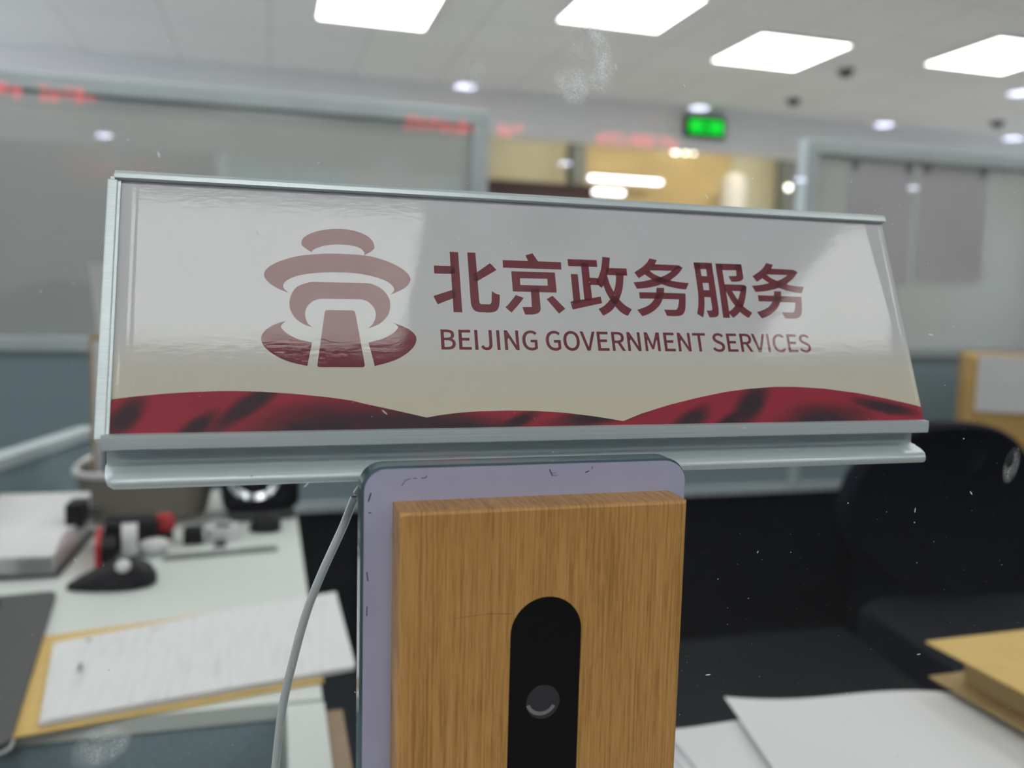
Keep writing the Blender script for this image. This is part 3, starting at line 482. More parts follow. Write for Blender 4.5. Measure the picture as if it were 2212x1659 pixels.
# outer outlines decide which way is outward (signed area of the first letter)
def _area(sp): return sum(a[2]*b[3]-b[2]*a[3] for a, b in zip(sp, sp[1:]+sp[:1]))
LSIGN = 1 if max((_area(sp) for sp in LATIN), key=abs) > 0 else -1
def latin():
    cu = bpy.data.curves.new('latin', 'CURVE'); cu.dimensions = '2D'; cu.fill_mode = 'BOTH'; cu.resolution_u = 6
    u0, k = .10474, (.2536-.10474)/(5.382-.035)/1000; v0, kv = .02840, .00716/256
    for sp in LATIN:
        pts = []
        for a, b in zip(sp, sp[1:]+sp[:1]):
            p0, p1, p2, p3 = Vector(a[2:4]), Vector(a[4:6]), Vector(b[0:2]), Vector(b[2:4])
            st = abs((p3-p0).cross(p1-p0)) < 2*(p3-p0).length and abs((p3-p0).cross(p2-p0)) < 2*(p3-p0).length
            for k_ in range(1 if st else 5):
                t = k_/5; pts.append(p0*(1-t)**3+p1*3*t*(1-t)**2+p2*3*t*t*(1-t)+p3*t**3)
        q = []
        for p in pts:
            if not q or (p-q[-1]).length > .6: q.append(p)
        if (q[0]-q[-1]).length < .6: q.pop()
        n = len(q); sg = LSIGN; out = []
        for i in range(n):
            d1 = (q[i]-q[i-1]).normalized(); d2 = (q[(i+1) % n]-q[i]).normalized()
            n1 = Vector((d1.y, -d1.x))*sg; n2 = Vector((d2.y, -d2.x))*sg
            m = n1+n2
            if m.length < .3: off = n1
            else: off = m.normalized()/max(.62, m.normalized().dot(n1))
            out.append(q[i]+off*WT)
        s = cu.splines.new('POLY'); s.points.add(n-1); s.use_cyclic_u = True
        for b, p in zip(s.points, out): b.co = (p.x, p.y, 0, 1)
    t = bpy.data.objects.new('latin', cu); COL.objects.link(t)
    bpy.context.view_layer.update()
    me = bpy.data.meshes.new_from_object(t.evaluated_get(bpy.context.evaluated_depsgraph_get()))
    bpy.data.objects.remove(t); bpy.data.curves.remove(cu)
    for v in me.vertices:
        x, y = v.co.x, v.co.y
        v.co = (u0+(x-35)*k, -.00016, v0+y*kv)
    me.name = 'latin_lettering'; me.materials.clear(); me.materials.append(M['maroon'])
    o = bpy.data.objects.new('latin_lettering', me); COL.objects.link(o); o.parent = sign; tilted(o)
    o['label'] = 'line of maroon English capitals reading BEIJING GOVERNMENT SERVICES'
latin()
dq = [(-40, -50)]+[(u, v) for u, v in DRAPE]; dq[1] = (-40, dq[1][1]); dq[-1] = (30000, dq[-1][1]); dq += [(30000, -50)]
ink('drapery_print', [dq], M['drape'], -.00014, 'printed band of wavy red cloth')
# clear film: flat, bowing up a little along its two ends
def filmp(i):
    xs = [-.0002, .0012, .0024, .0036, .0046, .0056, .01, .05, .1, .15, .2, .25, .290, .2945, .2960, .2972, .2984, .2996]
    ys = [.0000, .0002, .00055, .00065, .0004, .00015, .00003, 0, 0, 0, 0, 0, .00003, .00015, .0004, .0006, .0004, .0001]
    return xs[i], -.0004-ys[i]
fm = MB()
rows = [[(filmp(i)[0], filmp(i)[1], z) for i in range(18)] for z in (-.0004, .02, .04, .06, .085, .0872)]
fm.loft(rows, cap=False, closed=False)
for f in fm.bm.faces:
    f.normal_update()
    if f.normal.y > 0: f.normal_flip()
tilted(fm.build('cover_film', M['film'], sign, smooth=True, fix=False))
# base rail: lip, groove and rounded nose (profile in y,z)
rp = [(.0145, 1.0711), (.0143, 1.0690), (.0145, 1.0667), (.0150, 1.0663), (.0235, 1.0660), (.0235, 1.0609), (.0230, 1.0606), (.0210, 1.0604), (.0180, 1.0601), (.0150, 1.0597), (.0127, 1.0592), (.0113, 1.0584), (.0106, 1.0573), (.0106, 1.0562), (.0112, 1.0553), (.0125, 1.0548), (.0300, 1.0548), (.0340, 1.0600), (.0340, 1.0711)]
def sect(x, k):
    out = []
    for i, (y, z) in enumerate(rp):
        yy, zz = y, z
        if 8 <= i <= 16: yy = y+(.0215-y)*k*(.9 if y < .0215 else 0); zz = 1.0604+(z-1.0604)*(1-.55*k)
        out.append((x-S0.x, yy-S0.y, zz-S0.z))
    return out
rl = MB(); rl.loft([sect(-.0497, 1), sect(-.0490, .55), sect(-.0478, .2), sect(-.0460, 0), sect(.2485, 0), sect(.2500, .2), sect(.2514, .55), sect(.2522, 1)])
rl.build('base_rail', M['alu'], sign, smooth=True)

# ------------------------------------------------------------------ acrylic plate with lavender pad, and the wooden camera unit
ap = empty('mounting_plate', (.08, -.002, .87), 'clear acrylic plate with lavender adhesive stuck on the glass behind the wooden camera unit', 'plate')
pl = MB(); pl.prism([(x-.08, z-.87) for x, z in rrect(.0262, .1350, .875, 1.0634, .0075)], -.0043, .004, 'Y')
pl.build('plate_body', M['acrylic'], ap, smooth=True)
pd = MB(); pd.prism([(x-.08, z-.87) for x, z in rrect(.0272, .1344, .876, 1.0626, .0068)], -.0058, -.0043, 'Y')
pd.mi = 1
def mark(pts, w):
    for (x, z), (x2, z2) in zip(pts, pts[1:]):
        d = Vector((x2-x, z2-z)); n = Vector((-d.y, d.x)).normalized()*w/2
        pd.face([(x+n.x-.08, -.00590, z+n.y-.87), (x2+n.x-.08, -.00590, z2+n.y-.87), (x2-n.x-.08, -.00590, z2-n.y-.87), (x-n.x-.08, -.00590, z-n.y-.87)])
mark([(.0385, 1.0575), (.0397, 1.0592), (.0412, 1.0597)], .00018); mark([(.0420, 1.0597), (.0432, 1.0597)], .0002); mark([(.0446, 1.0597), (.0460, 1.0598), (.0462, 1.0605)], .00022)
mark([(.0862, 1.0612), (.0866, 1.0602)], .00035); mark([(.0866, 1.0602), (.0872, 1.0590)], .00032); mark([(.0870, 1.0592), (.0890, 1.0591)], .00014); mark([(.0868, 1.0599), (.0884, 1.0600)], .00012)
mark([(.1010, 1.0616), (.1006, 1.0609)], .0002); mark([(.0998, 1.0603), (.0985, 1.0598)], .0003); mark([(.0292, 1.0556), (.0284, 1.0530)], .0004); mark([(.0284, 1.0496), (.0293, 1.0494)], .0003)
mark([(.0281, 1.0310), (.0285, 1.0280)], .0003); mark([(.0283, 1.0200), (.0282, 1.0170)], .0003)
pd.build('adhesive_pad', [M['pad'], M['pad_mark']], ap)

cam_u = empty('camera_unit', (.082, -.0221, .88), 'oak veneered camera unit with a black rounded lens slot in front of the glass', 'camera')
bx0, bx1, bz0, bz1 = .0359-.082, .1283-.082, 0, 1.0527-.88
# housing: box whose front face has a rounded slot let into it
slot = []
sx0, sx1, szt = .0704-.082, .0936-.082, 1.0243-.88
sr = (sx1-sx0)/2; scx = (sx0+sx1)/2
slot = [(sx0, .006)]+[(scx-sr*math.cos(PI*k/24), szt-sr+sr*math.sin(PI*k/24)) for k in range(25)]+[(sx1, .006)]
hb = MB()
b = .0010
# bevelled shell without its front
ring = lambda y, i: [(bx0+i, y, bz0+i), (bx1-i, y, bz0+i), (bx1-i, y, bz1-i), (bx0+i, y, bz1-i)]
hb.loft([ring(.0143, 0), ring(b, 0), ring(b*.3, b*.3), ring(0, b)], cap=False)
hb.bm.faces.new([hb.bm.verts.new(p) for p in ring(.0143, 0)])
fo = [hb.bm.verts.new(p) for p in ring(0, b)]
si = [hb.bm.verts.new((x, 0, z)) for x, z in slot]
sb = [hb.bm.verts.new((x, .0008, z)) for x, z in slot]
# front face split in two halves round the slot
mid = 13
top_mid = hb.bm.verts.new((slot[mid][0], 0, bz1-b)); bot_l = si[0]; bot_r = si[-1]
hb.bm.faces.new([fo[3], top_mid]+si[mid:0:-1][0:]+[si[0]]+[fo[0]])
hb.bm.faces.new([top_mid, fo[2], fo[1]]+[si[-1]]+si[-2:mid-1:-1])
hb.bm.faces.new([fo[0], si[0], si[-1], fo[1]])
for i in range(len(si)-1): hb.bm.faces.new((si[i], si[i+1], sb[i+1], sb[i]))
hb.bm.faces.new((si[-1], si[0], sb[0], sb[-1]))
hb.mi = 1
for (x, z, x2, z2, w) in ((.0530-.082, 1.0197-.88, .0625-.082, 1.0203-.88, .00010), (.0628-.082, 1.0203-.88, .0705-.082, 1.0198-.88, .00012)):
    hb.face([(x, -.00004, z), (x2, -.00004, z2), (x2, -.00004, z2-w), (x, -.00004, z-w)])
hb.mi = 2
hb.prism([(bx0+.0002, bz1-.0003), (bx0+.004, bz1-.0003), (bx0+.001, bz1-.0012), (bx0+.0003, bz1-.0016)], -.00003, .0004, 'Y')
hb.build('housing', [M['wood'], M['scratch'], M['wood_edge']], cam_u)
lw = MB(); lw.prism([(scx+(x-scx)*.995, z-.00005) for x, z in slot], .0005, .0030, 'Y')
lens_w = lw.build('lens_slot', M['gloss_black'], cam_u)
def disc(mb, cx, cz, r, y, n=40): mb.prism([(cx+r*math.cos(2*PI*k/n), cz+r*math.sin(2*PI*k/n)) for k in range(n)], y, y+.0004, 'Y')
def arc(mb, cx, cz, r0, r1, a0, a1, y, n=24):
    P = [(cx+r0*math.cos(a0+(a1-a0)*k/n), cz+r0*math.sin(a0+(a1-a0)*k/n)) for k in range(n+1)]
    Q = [(cx+r1*math.cos(a0+(a1-a0)*k/n), cz+r1*math.sin(a0+(a1-a0)*k/n)) for k in range(n+1)]
    for i in range(n):
        mb.face([(P[i][0], y, P[i][1]), (P[i+1][0], y, P[i+1][1]), (Q[i+1][0], y, Q[i+1][1]), (Q[i][0], y, Q[i][1])])
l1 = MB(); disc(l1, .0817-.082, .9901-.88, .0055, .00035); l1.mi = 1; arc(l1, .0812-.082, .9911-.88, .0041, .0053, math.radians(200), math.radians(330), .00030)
o = l1.build('lens', [M['lens'], M['lens_ring']], lens_w); o['label'] = 'lower grey lens with a pale crescent'
l2 = MB(); disc(l2, .0801-.082, 1.0130-.88, .0033, .00040); l2.mi = 1; arc(l2, .0801-.082, 1.0127-.88, .0024, .0030, math.radians(200), math.radians(320), .00035)
o = l2.build('lens', [M['gloss_black'], M['lens_faint']], lens_w); o['label'] = 'upper black lens with a faint ring'

# cable hanging behind the glass
def spl(pts, n=8):
    out = []; P = [Vector(p) for p in pts]
    for i in range(len(P)-1):
        a, b, c, d = P[max(i-1, 0)], P[i], P[i+1], P[min(i+2, len(P)-1)]
        for k in range(n):
            t = k/n; out.append(.5*((2*b)+(c-a)*t+(2*a-5*b+4*c-d)*t*t+(3*b-a-3*c+d)*t**3))
    return out+[P[-1]]
cb = MB()
cb.tube(spl([(.060, .022, 1.050), (.036, .026, 1.052), (.0293, .030, 1.0476), (.0238, .030, 1.0347), (.0160, .030, 1.017), (.0113, .030, 1.0041), (.0074, .030, .9894), (.0035, .030, .9713), (.0011, .030, .9496), (-.0005, .030, .93), (-.001, .030, .86), (.0, .045, .7525)]), .0015)
tag(cb.build('cable', M['cable'], smooth=True), 'thin translucent cable hanging behind the glass left of the wooden camera unit', 'cable')

# ------------------------------------------------------------------ left desk and what is on it
dk = empty('desk', (-.2, .9, 0), 'white office desk seen through the glass at lower left', 'desk')
t = MB(); t.prism([(-.372+.0, -.41), (.244, -.41), (.2385, .44), (-.205, .44)], .735, .75)
t.build('desktop', M['desk'], dk)
ep = MB(); ep.box(.212, .2455, -.555, -.412, 0, .748, .001); ep.mi = 1; ep.box(.2456, .262, -.555, -.405, .0, .735)
ep.build('end_panel', [M['desk'], M['desk_edge']], dk)
MB().box(.206, .232, -.40, .43, 0, .735).build('side_panel', M['desk'], dk)
MB().box(-.33, .205, -.404, -.385, 0, .735).build('front_panel', M['fabric'], dk)
MB().box(-.205, -.18, .1, .43, 0, .735).build('side_panel', M['desk'], dk)

# flat dark pad at the left edge
wp = empty('writing_pad', (-.335, .62, .751), 'flat dark grey desk pad with a black inset at far left of the white desk', 'desk pad', rz=math.radians(7))
q = MB(); q.prism(rrect(-.115, .115, -.185, .185, .012), 0, .006); q.mi = 1; q.prism(rrect(-.1165, .1165, -.1865, .1865, .012), -.001, .0008)
q.build('pad_body', [M['grey_dark'], M['white_pl']], wp)
MB().prism(rrect(-.108, .062, -.10, .172, .008), .006, .0068).build('inset', M['gloss_black'], wp)

# kraft folder and printed papers in front
def frame_pts(a, bq, d): return Vector(a), (Vector(bq)-Vector(a)), (Vector(d)-Vector(a))
kf = empty('kraft_folder', (-.2, .48, .7505), 'yellow kraft folder with a punched hole under the printed papers on the desk', 'folder')
o0, ex, ey = frame_pts((-.2055, .4705, 0), (.047, .520, 0), (-.2345, .684, 0))
def fp(u, v, z): p = o0+ex*u+ey*v; return (p.x+.2, p.y-.48, z)
k = MB(); k.loft([[fp(0, 0, z), fp(1, 0, z), fp(1, 1, z), fp(0, 1, z)] for z in (0, .0022)])
k.mi = 1; hc = Vector(fp(.018, .58, .0023)); k.lathe([(.0028, 0), (.0028, .0003)], hc, 16)
k.build('cover', [M['kraft'], M['hole']], kf)
pp = empty('paper_stack', (0, .6, .7532), 'stack of printed white papers lying on the kraft folder beside the cable', 'papers')
def sheet_fn(c, bump=0):
    c = [Vector((x, y-.6, 0)) for x, y in c]
    def f(u, v):
        p = c[0]*(1-u)*(1-v)+c[1]*u*(1-v)+c[2]*u*v+c[3]*(1-u)*v
        return (p.x, p.y, bump*math.sin(PI*u)*math.sin(PI*v*.5+.4))
    return f
base = [(-.1845, .4825), (.0760, .5335), (.0735, .7440), (-.2110, .6510)]
k = MB(); k.grid(lambda u, v: tuple(Vector(sheet_fn(base)(u, v))+Vector((0, 0, .0035))), 6, 6, .0034); k.build('lower_sheets', M['paper'], pp)
k = MB(); k.grid(lambda u, v: tuple(Vector(sheet_fn([(-.183, .4840), (.0775, .5340), (.0740, .7460), (-.2105, .6535)], .0012)(u, v))+Vector((0, 0, .0043))), 10, 10, .0003)
k.mi = 1
for (u, v, w, h) in ((.10, .94, .022, .02), (.09, .60, .012, .10), (.30, .97-.05, .05, .010)):
    a = [Vector(sheet_fn(base)(*p))+Vector((0, 0, .0062)) for p in ((u, v-h), (u+w, v-h), (u+w, v), (u, v))]
    k.face(a)
k.build('top_sheet', [M['printed'], M['ink']], pp)

# paper pile with a binder clip at far left
ws = empty('paper_ream', (-.319, .992, .751), 'thick pile of white papers with a black clip at the left end of the desk', 'papers', rz=math.radians(-2))
k = MB(); k.box(-.064, .066, -.105, .1, .0, .004, .001); k.build('tray', M['grey_dark'], ws)
k = MB(); k.box(-.060, .060, -.1, .095, .0045, .026, .001); k.build('lower_sheets', M['paper_edge'], ws)
k = MB(); k.grid(lambda u, v: (-.060+.120*u, -.1+.195*v, .0265+.030*(v**1.2)+.009*math.sin(v*7)), 6, 16, .022*1.0); k.build('upper_sheets', M['paper'], ws, smooth=True)
k = MB(); k.box(.046, .068, .012, .054, .030, .064, .002); k.tube(spl([(.062, .018, .05), (.085, .022, .047), (.085, .044, .047), (.062, .048, .05)]), .0015, 6); k.build('binder_clip', M['black'], ws)

# tape dispenser, stapler and small things
td = empty('stapler', (-.188, .848, .751), 'black rounded stapler with a white dot in front of the red tape dispenser', 'stapler', rz=math.radians(5))
rings = []
for x, w, h in ((-.050, .010, .004), (-.040, .018, .010), (-.020, .026, .020), (.005, .032, .031), (.025, .032, .031), (.042, .026, .022), (.050, .012, .010)):
    rings.append([(x, w*math.cos(a), max(0, h*math.sin(a))) for a in [PI*j/12 for j in range(13)]])
k = MB(); k.loft(rings); k.build('body', M['black'], td, smooth=True)
k = MB(); k.lathe([(.0001, .0035), (.006, .0028), (.0085, .0005), (.0085, -.004)], (0, 0, 0), 20)
for v_ in k.bm.verts: v_.co = Matrix.Rotation(math.radians(38), 3, 'X') @ v_.co+Vector((.013, -.019, .0275))
k.build('white_button', M['white_pl'], td, smooth=True)
tp = empty('tape_dispenser', (-.204, .955, .751), 'black tape dispenser with a red side plate and white roll behind the stapler', 'tape dispenser', rz=math.radians(8))
k = MB(); k.prism([(-.050, 0), (.062, 0), (.062, .022), (.030, .030), (.010, .022), (-.012, .022), (-.034, .040), (-.050, .030)], -.014, .003, 'X'); k.box(-.012, .056, .016, .058, .0005, .044, .006); k.build('base', M['black'], tp)
k = MB(); k.prism([(-.058, 0), (.060, 0), (.064, .022), (.036, .036), (.0, .030), (-.030, .042), (-.052, .034)], -.021, -.0145, 'X'); k.build('side_plate', M['red'], tp)
k = MB(); k.lathe([(.0105, -.0095), (.0215, -.0095), (.0215, .0095), (.0105, .0095), (.0105, -.0095)], (.020, -.014, .0275), 28, 'X', cap=False); k.build('tape_roll', M['white_pl'], tp, smooth=True)
k = MB(); k.lathe([(.0001, 0), (.012, 0), (.0185, .004), (.021, .010), (.018, .016), (.010, .019), (.0001, .0195)], (-.155, .97, .751), 24)
tag(k.build('tape_coil', M['white_pl'], smooth=True), 'small round white roll right of the tape dispenser below the red cap', 'tape')
rc = empty('glue_bottle', (-.150, 1.035, .751), 'small bottle with a red rounded cap standing before the taupe basket', 'bottle')
k = MB(); k.lathe([(.0001, 0), (.011, 0), (.0125, .003), (.0125, .012), (.010, .015), (.0001, .015)], n=24); k.build('bottle_body', M['black'], rc, smooth=True)
k = MB(); k.lathe([(.0001, .015), (.0145, .015), (.0165, .020), (.0155, .030), (.011, .036), (.0001, .0375)], n=24); k.build('cap', M['red'], rc, smooth=True)
k = MB(); k.box(-.121, -.0955, 1.000, 1.026, .751, .772, .0015); tag(k.build('ink_box', M['black']), 'small black box beside the tape roll before the taupe basket', 'box')
tr = empty('tape_roll', (-.069, 1.030, .751), 'clear and white tape roll lying behind the ruler near the speaker', 'tape')
k = MB(); k.lathe([(.0135, 0), (.0235, 0), (.0235, .018), (.0135, .018), (.0135, 0)], n=32, cap=False); k.build('roll', M['white_pl'], tr, smooth=True)
k = MB(); k.lathe([(.0125, .0002), (.0133, .0002), (.0133, .0176), (.0125, .0176), (.0125, .0002)], n=32, cap=False); k.build('core', M['grey_dark'], tr, smooth=True)
k = MB(); k.box(-.005, .010, -.052, -.030, 0, .006, .0015); tag(k.build('clip', M['grey_dark']), 'tiny dark clip lying in front of the white tape roll', 'clip')
bpy.data.objects['clip'].location = (-.073, 1.032, .751)
def ruler_mat():
    m, nt, out = nm('clear_plastic')
    p = N(nt, 'BsdfPrincipled', Roughness=.1); p.inputs['Base Color'].default_value = (.75, .8, .8, 1); p.inputs['Transmission Weight'].default_value = .8; p.inputs['IOR'].default_value = 1.3
    L(nt, p.outputs[0], out.inputs[0]); return m
k = MB(); k.box(-.075, .075, -.011, .011, 0, .0025, .0006); r_ = k.build('ruler', ruler_mat()); r_.location = (-.066, .949, .751); r_.rotation_euler = (0, 0, math.radians(7))
tag(r_, 'clear plastic ruler lying on the desk in front of the tape roll', 'ruler')
sp = empty('speaker', (-.010, 1.165, .751), 'black desk speaker with a silver ring behind the ruler', 'speaker', rz=math.radians(6))
k = MB(); k.box(-.067, .052, -.035, .05, .012, .135, .012, 3); k.build('cabinet', M['black'], sp, smooth=True)
k = MB(); k.box(-.058, .044, -.048, .045, 0, .0125, .004); k.build('foot', M['grey_dark'], sp, smooth=True)
k = MB(); k.lathe([(.030, .036), (.038, .040), (.043, .036), (.043, .034), (.030, .034), (.030, .036)], (-.018, 0, .070), 40, 'Y', cap=False); k.build('ring', M['chrome'], sp, smooth=True)
k = MB(); k.lathe([(.0001, .026), (.010, .028), (.028, .036), (.031, .036), (.031, .03), (.0001, .03)], (-.018, 0, .070), 32, 'Y'); k.build('cone', M['black'], sp, smooth=True)
mo = empty('mouse', (-.008, 1.062, .751), 'small black rounded knob-like mouse in front of the speaker', 'mouse')
k = MB(); k.loft([[(x, w*math.cos(a), max(0, h*math.sin(a))) for a in [PI*j/10 for j in range(11)]] for x, w, h in ((-.024, .008, .008), (-.016, .018, .020), (.0, .022, .026), (.014, .020, .022), (.022, .010, .012))]); k.build('shell', M['black'], mo, smooth=True)
k = MB(); k.lathe([(.003, -.002), (.003, .002)], (0, -.004, .0262), 14, 'X'); k.build('wheel', M['grey_dark'], mo)

# basket with papers
bk = empty('basket', (-.190, 1.218, .751), 'taupe woven plastic basket at the back of the desk under the sign', 'basket')
def oval(rx, ry, z, n=40): return [(rx*math.copysign(abs(math.cos(2*PI*i/n))**.6, math.cos(2*PI*i/n)), ry*math.copysign(abs(math.sin(2*PI*i/n))**.6, math.sin(2*PI*i/n)), z) for i in range(n)]
k = MB(); k.loft([oval(.083, .083, .002), oval(.088, .088, .004), oval(.106, .098, .074), oval(.100, .092, .074), oval(.083, .08, .010), oval(.05, .05, .008)]); k.build('body', M['basket'], bk, smooth=True)
k = MB(); k.loft([oval(.104, .096, .073), oval(.110, .102, .073), oval(.110, .102, .080), oval(.107, .099, .082), oval(.101, .093, .080), oval(.101, .093, .074)], cap=False); k.build('rim', M['white_pl'], bk, smooth=True)
k = MB(); k.box(-.278, -.105, 1.222, 1.240, .765, 1.036, .002); tag(k.build('kraft_file', M['kraft_dull']), 'kraft file standing upright in the taupe basket, white paper before it', 'file')
k = MB(); k.box(-.270, -.108, 1.206, 1.214, .765, 1.028, .001); tag(k.build('paper_sheaf', M['paper']), 'front white paper sheaf standing in the taupe basket', 'papers')
k = MB(); k.prism([(-.268, .765), (-.108, .765), (-.108, 1.150), (-.279, 1.150), (-.270, 1.03)], 1.246, 1.252, 'Y'); tag(k.build('paper_board', M['paper']), 'tallest white sheet rising from the basket behind the kraft file', 'papers')
k = MB(); k.box(-.252, -.212, 1.172, 1.192, .765, .905, .005); k.mi = 1; k.box(-.253, -.211, 1.171, 1.193, .878, .895, .003); tag(k.build('pencil_pouch', [M['navy'], M['black']]), 'dark navy pouch standing in the basket in front of the white papers', 'pouch')

# low side screen with a pale top rail
ls = empty('side_screen', (-.32, 1.43, 0), 'low slate side screen with a pale top rail at far left of the desk', 'screen', rz=math.atan2(-.51, -.14))
MB().box(0, 1.05, -.012, .012, .02, .838).build('fabric_panel', M['fabric'], ls)
MB().box(-.005, 1.055, -.018, .018, .838, .858, .003).build('top_rail', M['alu_frame'], ls)

# ------------------------------------------------------------------ partition across the room
lp = empty('low_partition', (.9, 2.2, 0), 'long low slate fabric partition with pale rails across the room', 'partition')
k = MB(); k.box(-2.9, 2.9, -.016, .016, .515, .940); k.build('fabric_panel', M['fabric'], lp)
k = MB(); k.box(-2.9, 2.9, -.014, .014, .02, .485); o = k.build('lower_panel', M['dark_fabric'], lp); o['label'] = 'charcoal lower panel'
MB().box(-2.9, 2.9, -.024, .024, .940, .978, .003).build('top_rail', M['alu_frame'], lp)
MB().box(-2.9, 2.9, -.022, .022, .485, .515, .003).build('middle_rail', M['alu_frame'], lp)
MB().box(-2.9, 2.9, -.022, .022, 0, .02).build('foot_rail', M['dark_fabric'], lp)
for x in (-2.88, -.33, .78, 2.88): MB().box(x-.018, x+.018, -.023, .023, .515, .94).build('post', M['alu_frame'], lp)

def glazed(name, x0, x1, label):
    e = empty(name, ((x0+x1)/2, 2.2, .979), label, 'partition')
    a, b_ = x0-(x0+x1)/2, x1-(x0+x1)/2
    zt = 1.640-.979
    MB().box(a, b_, -.024, .024, zt-.046, zt, .004).build('top_rail', M['alu_frame'], e)
    MB().box(a, a+.048, -.024, .024, 0, zt-.046, .003).build('post', M['alu_frame'], e)
    MB().box(b_-.048, b_, -.024, .024, 0, zt-.046, .003).build('post', M['alu_frame'], e)
    MB().box(a+.048, b_-.048, -.004, .004, 0, zt-.046).build('pane', M['frosted'], e)
    return e
glazed('glazed_screen', -2.0, .606, 'frosted glass screen in aluminium frame left of the gap behind the sign')
glazed('glazed_screen', 1.655, 3.8, 'frosted glass screen in aluminium frame with papers taped on, at right')
for i, (x0, x1, z0, z1, lab) in enumerate(((1.831, 2.082, 1.195, 1.576, 'left white notice sheet taped to the right glass screen, nearest its post'), (2.112, 2.388, 1.205, 1.580, 'second white notice sheet taped to the right glass screen, farther from its post'))):
    k = MB(); k.grid(lambda u, v: (x0+(x1-x0)*u, 2.192-.006*(1-v)**3, z0+(z1-z0)*v), 2, 8)
    k.mi = 1; k.box(x0+.005, x0+.035, 2.1905, 2.1935, z1-.02, z1+.01); k.box(x1-.035, x1-.005, 2.1905, 2.1935, z1-.02, z1+.01)
    tag(k.build('notice_sheet', [M['notice'], M['frosted']]), lab, 'paper', 'notices taped on the right glass screen')

# second row of screens farther back, seen blurred through the frosted glass
e = empty('taupe_screen', (-1.3, 4.5, 0), 'taupe workstation screen seen through the left frosted glass', 'screen')
MB().box(-1.6, 1.1, -.03, .03, .06, 1.80).build('fabric_panel', M['taupe'], e)
for x in (-1.57, 1.07): MB().box(x-.03, x+.03, -.032, .032, 0, 1.8).build('post', M['alu_frame'], e)
e = empty('teal_board', (.41, 4.5, 0), 'pale teal board seen through the left frosted glass', 'board')
MB().box(-.59, .59, -.02, .02, .9, 1.76).build('board', M['teal'], e)
for x in (-.5, .5): MB().box(x-.02, x+.02, -.02, .02, 0, .9).build('leg', M['alu_frame'], e)

# ------------------------------------------------------------------ chairs
def chair(name, loc, rz, label, w=.46, zt=.90, round_=.12, arms=True):
    e = empty(name, loc, label, 'chair', rz)
    k = MB()
    out = rrect(-w/2, w/2, .50, zt, round_, 8)
    k.loft([[(x*(1-.04*i), y0+.10*(x/w*2)**2*-.35, z) for x, z in [(p[0], .7+(p[1]-.7)*(1-.03*i)) for p in out]] for i, y0 in ((1.2, -.212), (0, -.225), (0, -.262), (1.2, -.275))])
    k.build('backrest', M['black_soft'], e, smooth=True)
    k = MB(); k.prism(rrect(-.24, .24, -.21, .25, .08), .43, .50); bmesh.ops.bevel(k.bm, geom=[q for q in k.bm.edges if abs(q.verts[0].co.z-q.verts[1].co.z) < 1e-6], offset=.012, segments=2, affect='EDGES')
    k.build('seat', M['black_soft'], e, smooth=True)
    k = MB(); k.tube([(0, -.05, .44), (0, -.25, .44), (0, -.285, .50), (0, -.285, .66)], .02); k.build('back_bracket', M['black'], e, smooth=True)
    for s in (-1, 1) if arms else ():
        k = MB(); k.tube(spl([(s*.2, .0, .45), (s*.29, .0, .46), (s*.30, .0, .60), (s*.30, -.02, .655)]), .014); k.box(s*.30-.028, s*.30+.028, -.15, .12, .655, .68, .008); k.build('armrest', M['black'], e, smooth=True)
    k = MB(); k.lathe([(.028, .09), (.028, .26), (.018, .26), (.018, .43)], n=20); k.build('gas_lift', M['black'], e, smooth=True)
    k = MB()
    for j in range(5):
        a = 2*PI*j/5+.3; k.tube([(0, 0, .095), (.29*math.cos(a), .29*math.sin(a), .075)], [.026, .016], 8)
    k.build('base', M['black'], e, smooth=True)
    for j in range(5):
        a = 2*PI*j/5+.3; k = MB(); k.lathe([(.0001, -.022), (.027, -.022), (.029, -.012), (.029, .012), (.027, .022), (.0001, .022)], (.29*math.cos(a), .29*math.sin(a), .029), 18, 'X'); k.build('caster', M['black'], e, smooth=True)
    return e
chair('office_chair', (1.375, .98, 0), math.radians(172), 'black fabric office chair at right before the cardboard box', .46, .870, .20, False)
chair('office_chair', (-.78, 3.35, 0), math.radians(10), 'dark office chair with rounded back behind the left frosted glass', .44, 1.13, .2)

# cardboard box on a low cabinet
cbn = empty('cabinet', (2.35, 1.93, 0), 'low charcoal cabinet under the cardboard box by the partition', 'cabinet')
MB().box(-.45, .55, -.22, .22, .0, .585, .004).build('body', M['dark_fabric'], cbn)
MB().box(-.44, .045, -.232, -.221, .03, .57, .003).build('door', M['dark_fabric'], cbn)
MB().box(.055, .54, -.232, -.221, .03, .57, .003).build('door', M['dark_fabric'], cbn)
cx = empty('cardboard_box', (2.275, 1.70, .587), 'tan cardboard box with a white sheet on its front, behind the black chair', 'box', rz=math.radians(-37))
MB().box(-.285, .285, -.14, .14, 0, .388, .004).build('carton', M['carton'], cx)
k = MB(); k.grid(lambda u, v: (-.268+.52*u, -.1412-.004*math.sin(3*u+1)*(1-v), .228+.165*v), 6, 6); k.build('label_sheet', M['paper'], cx)

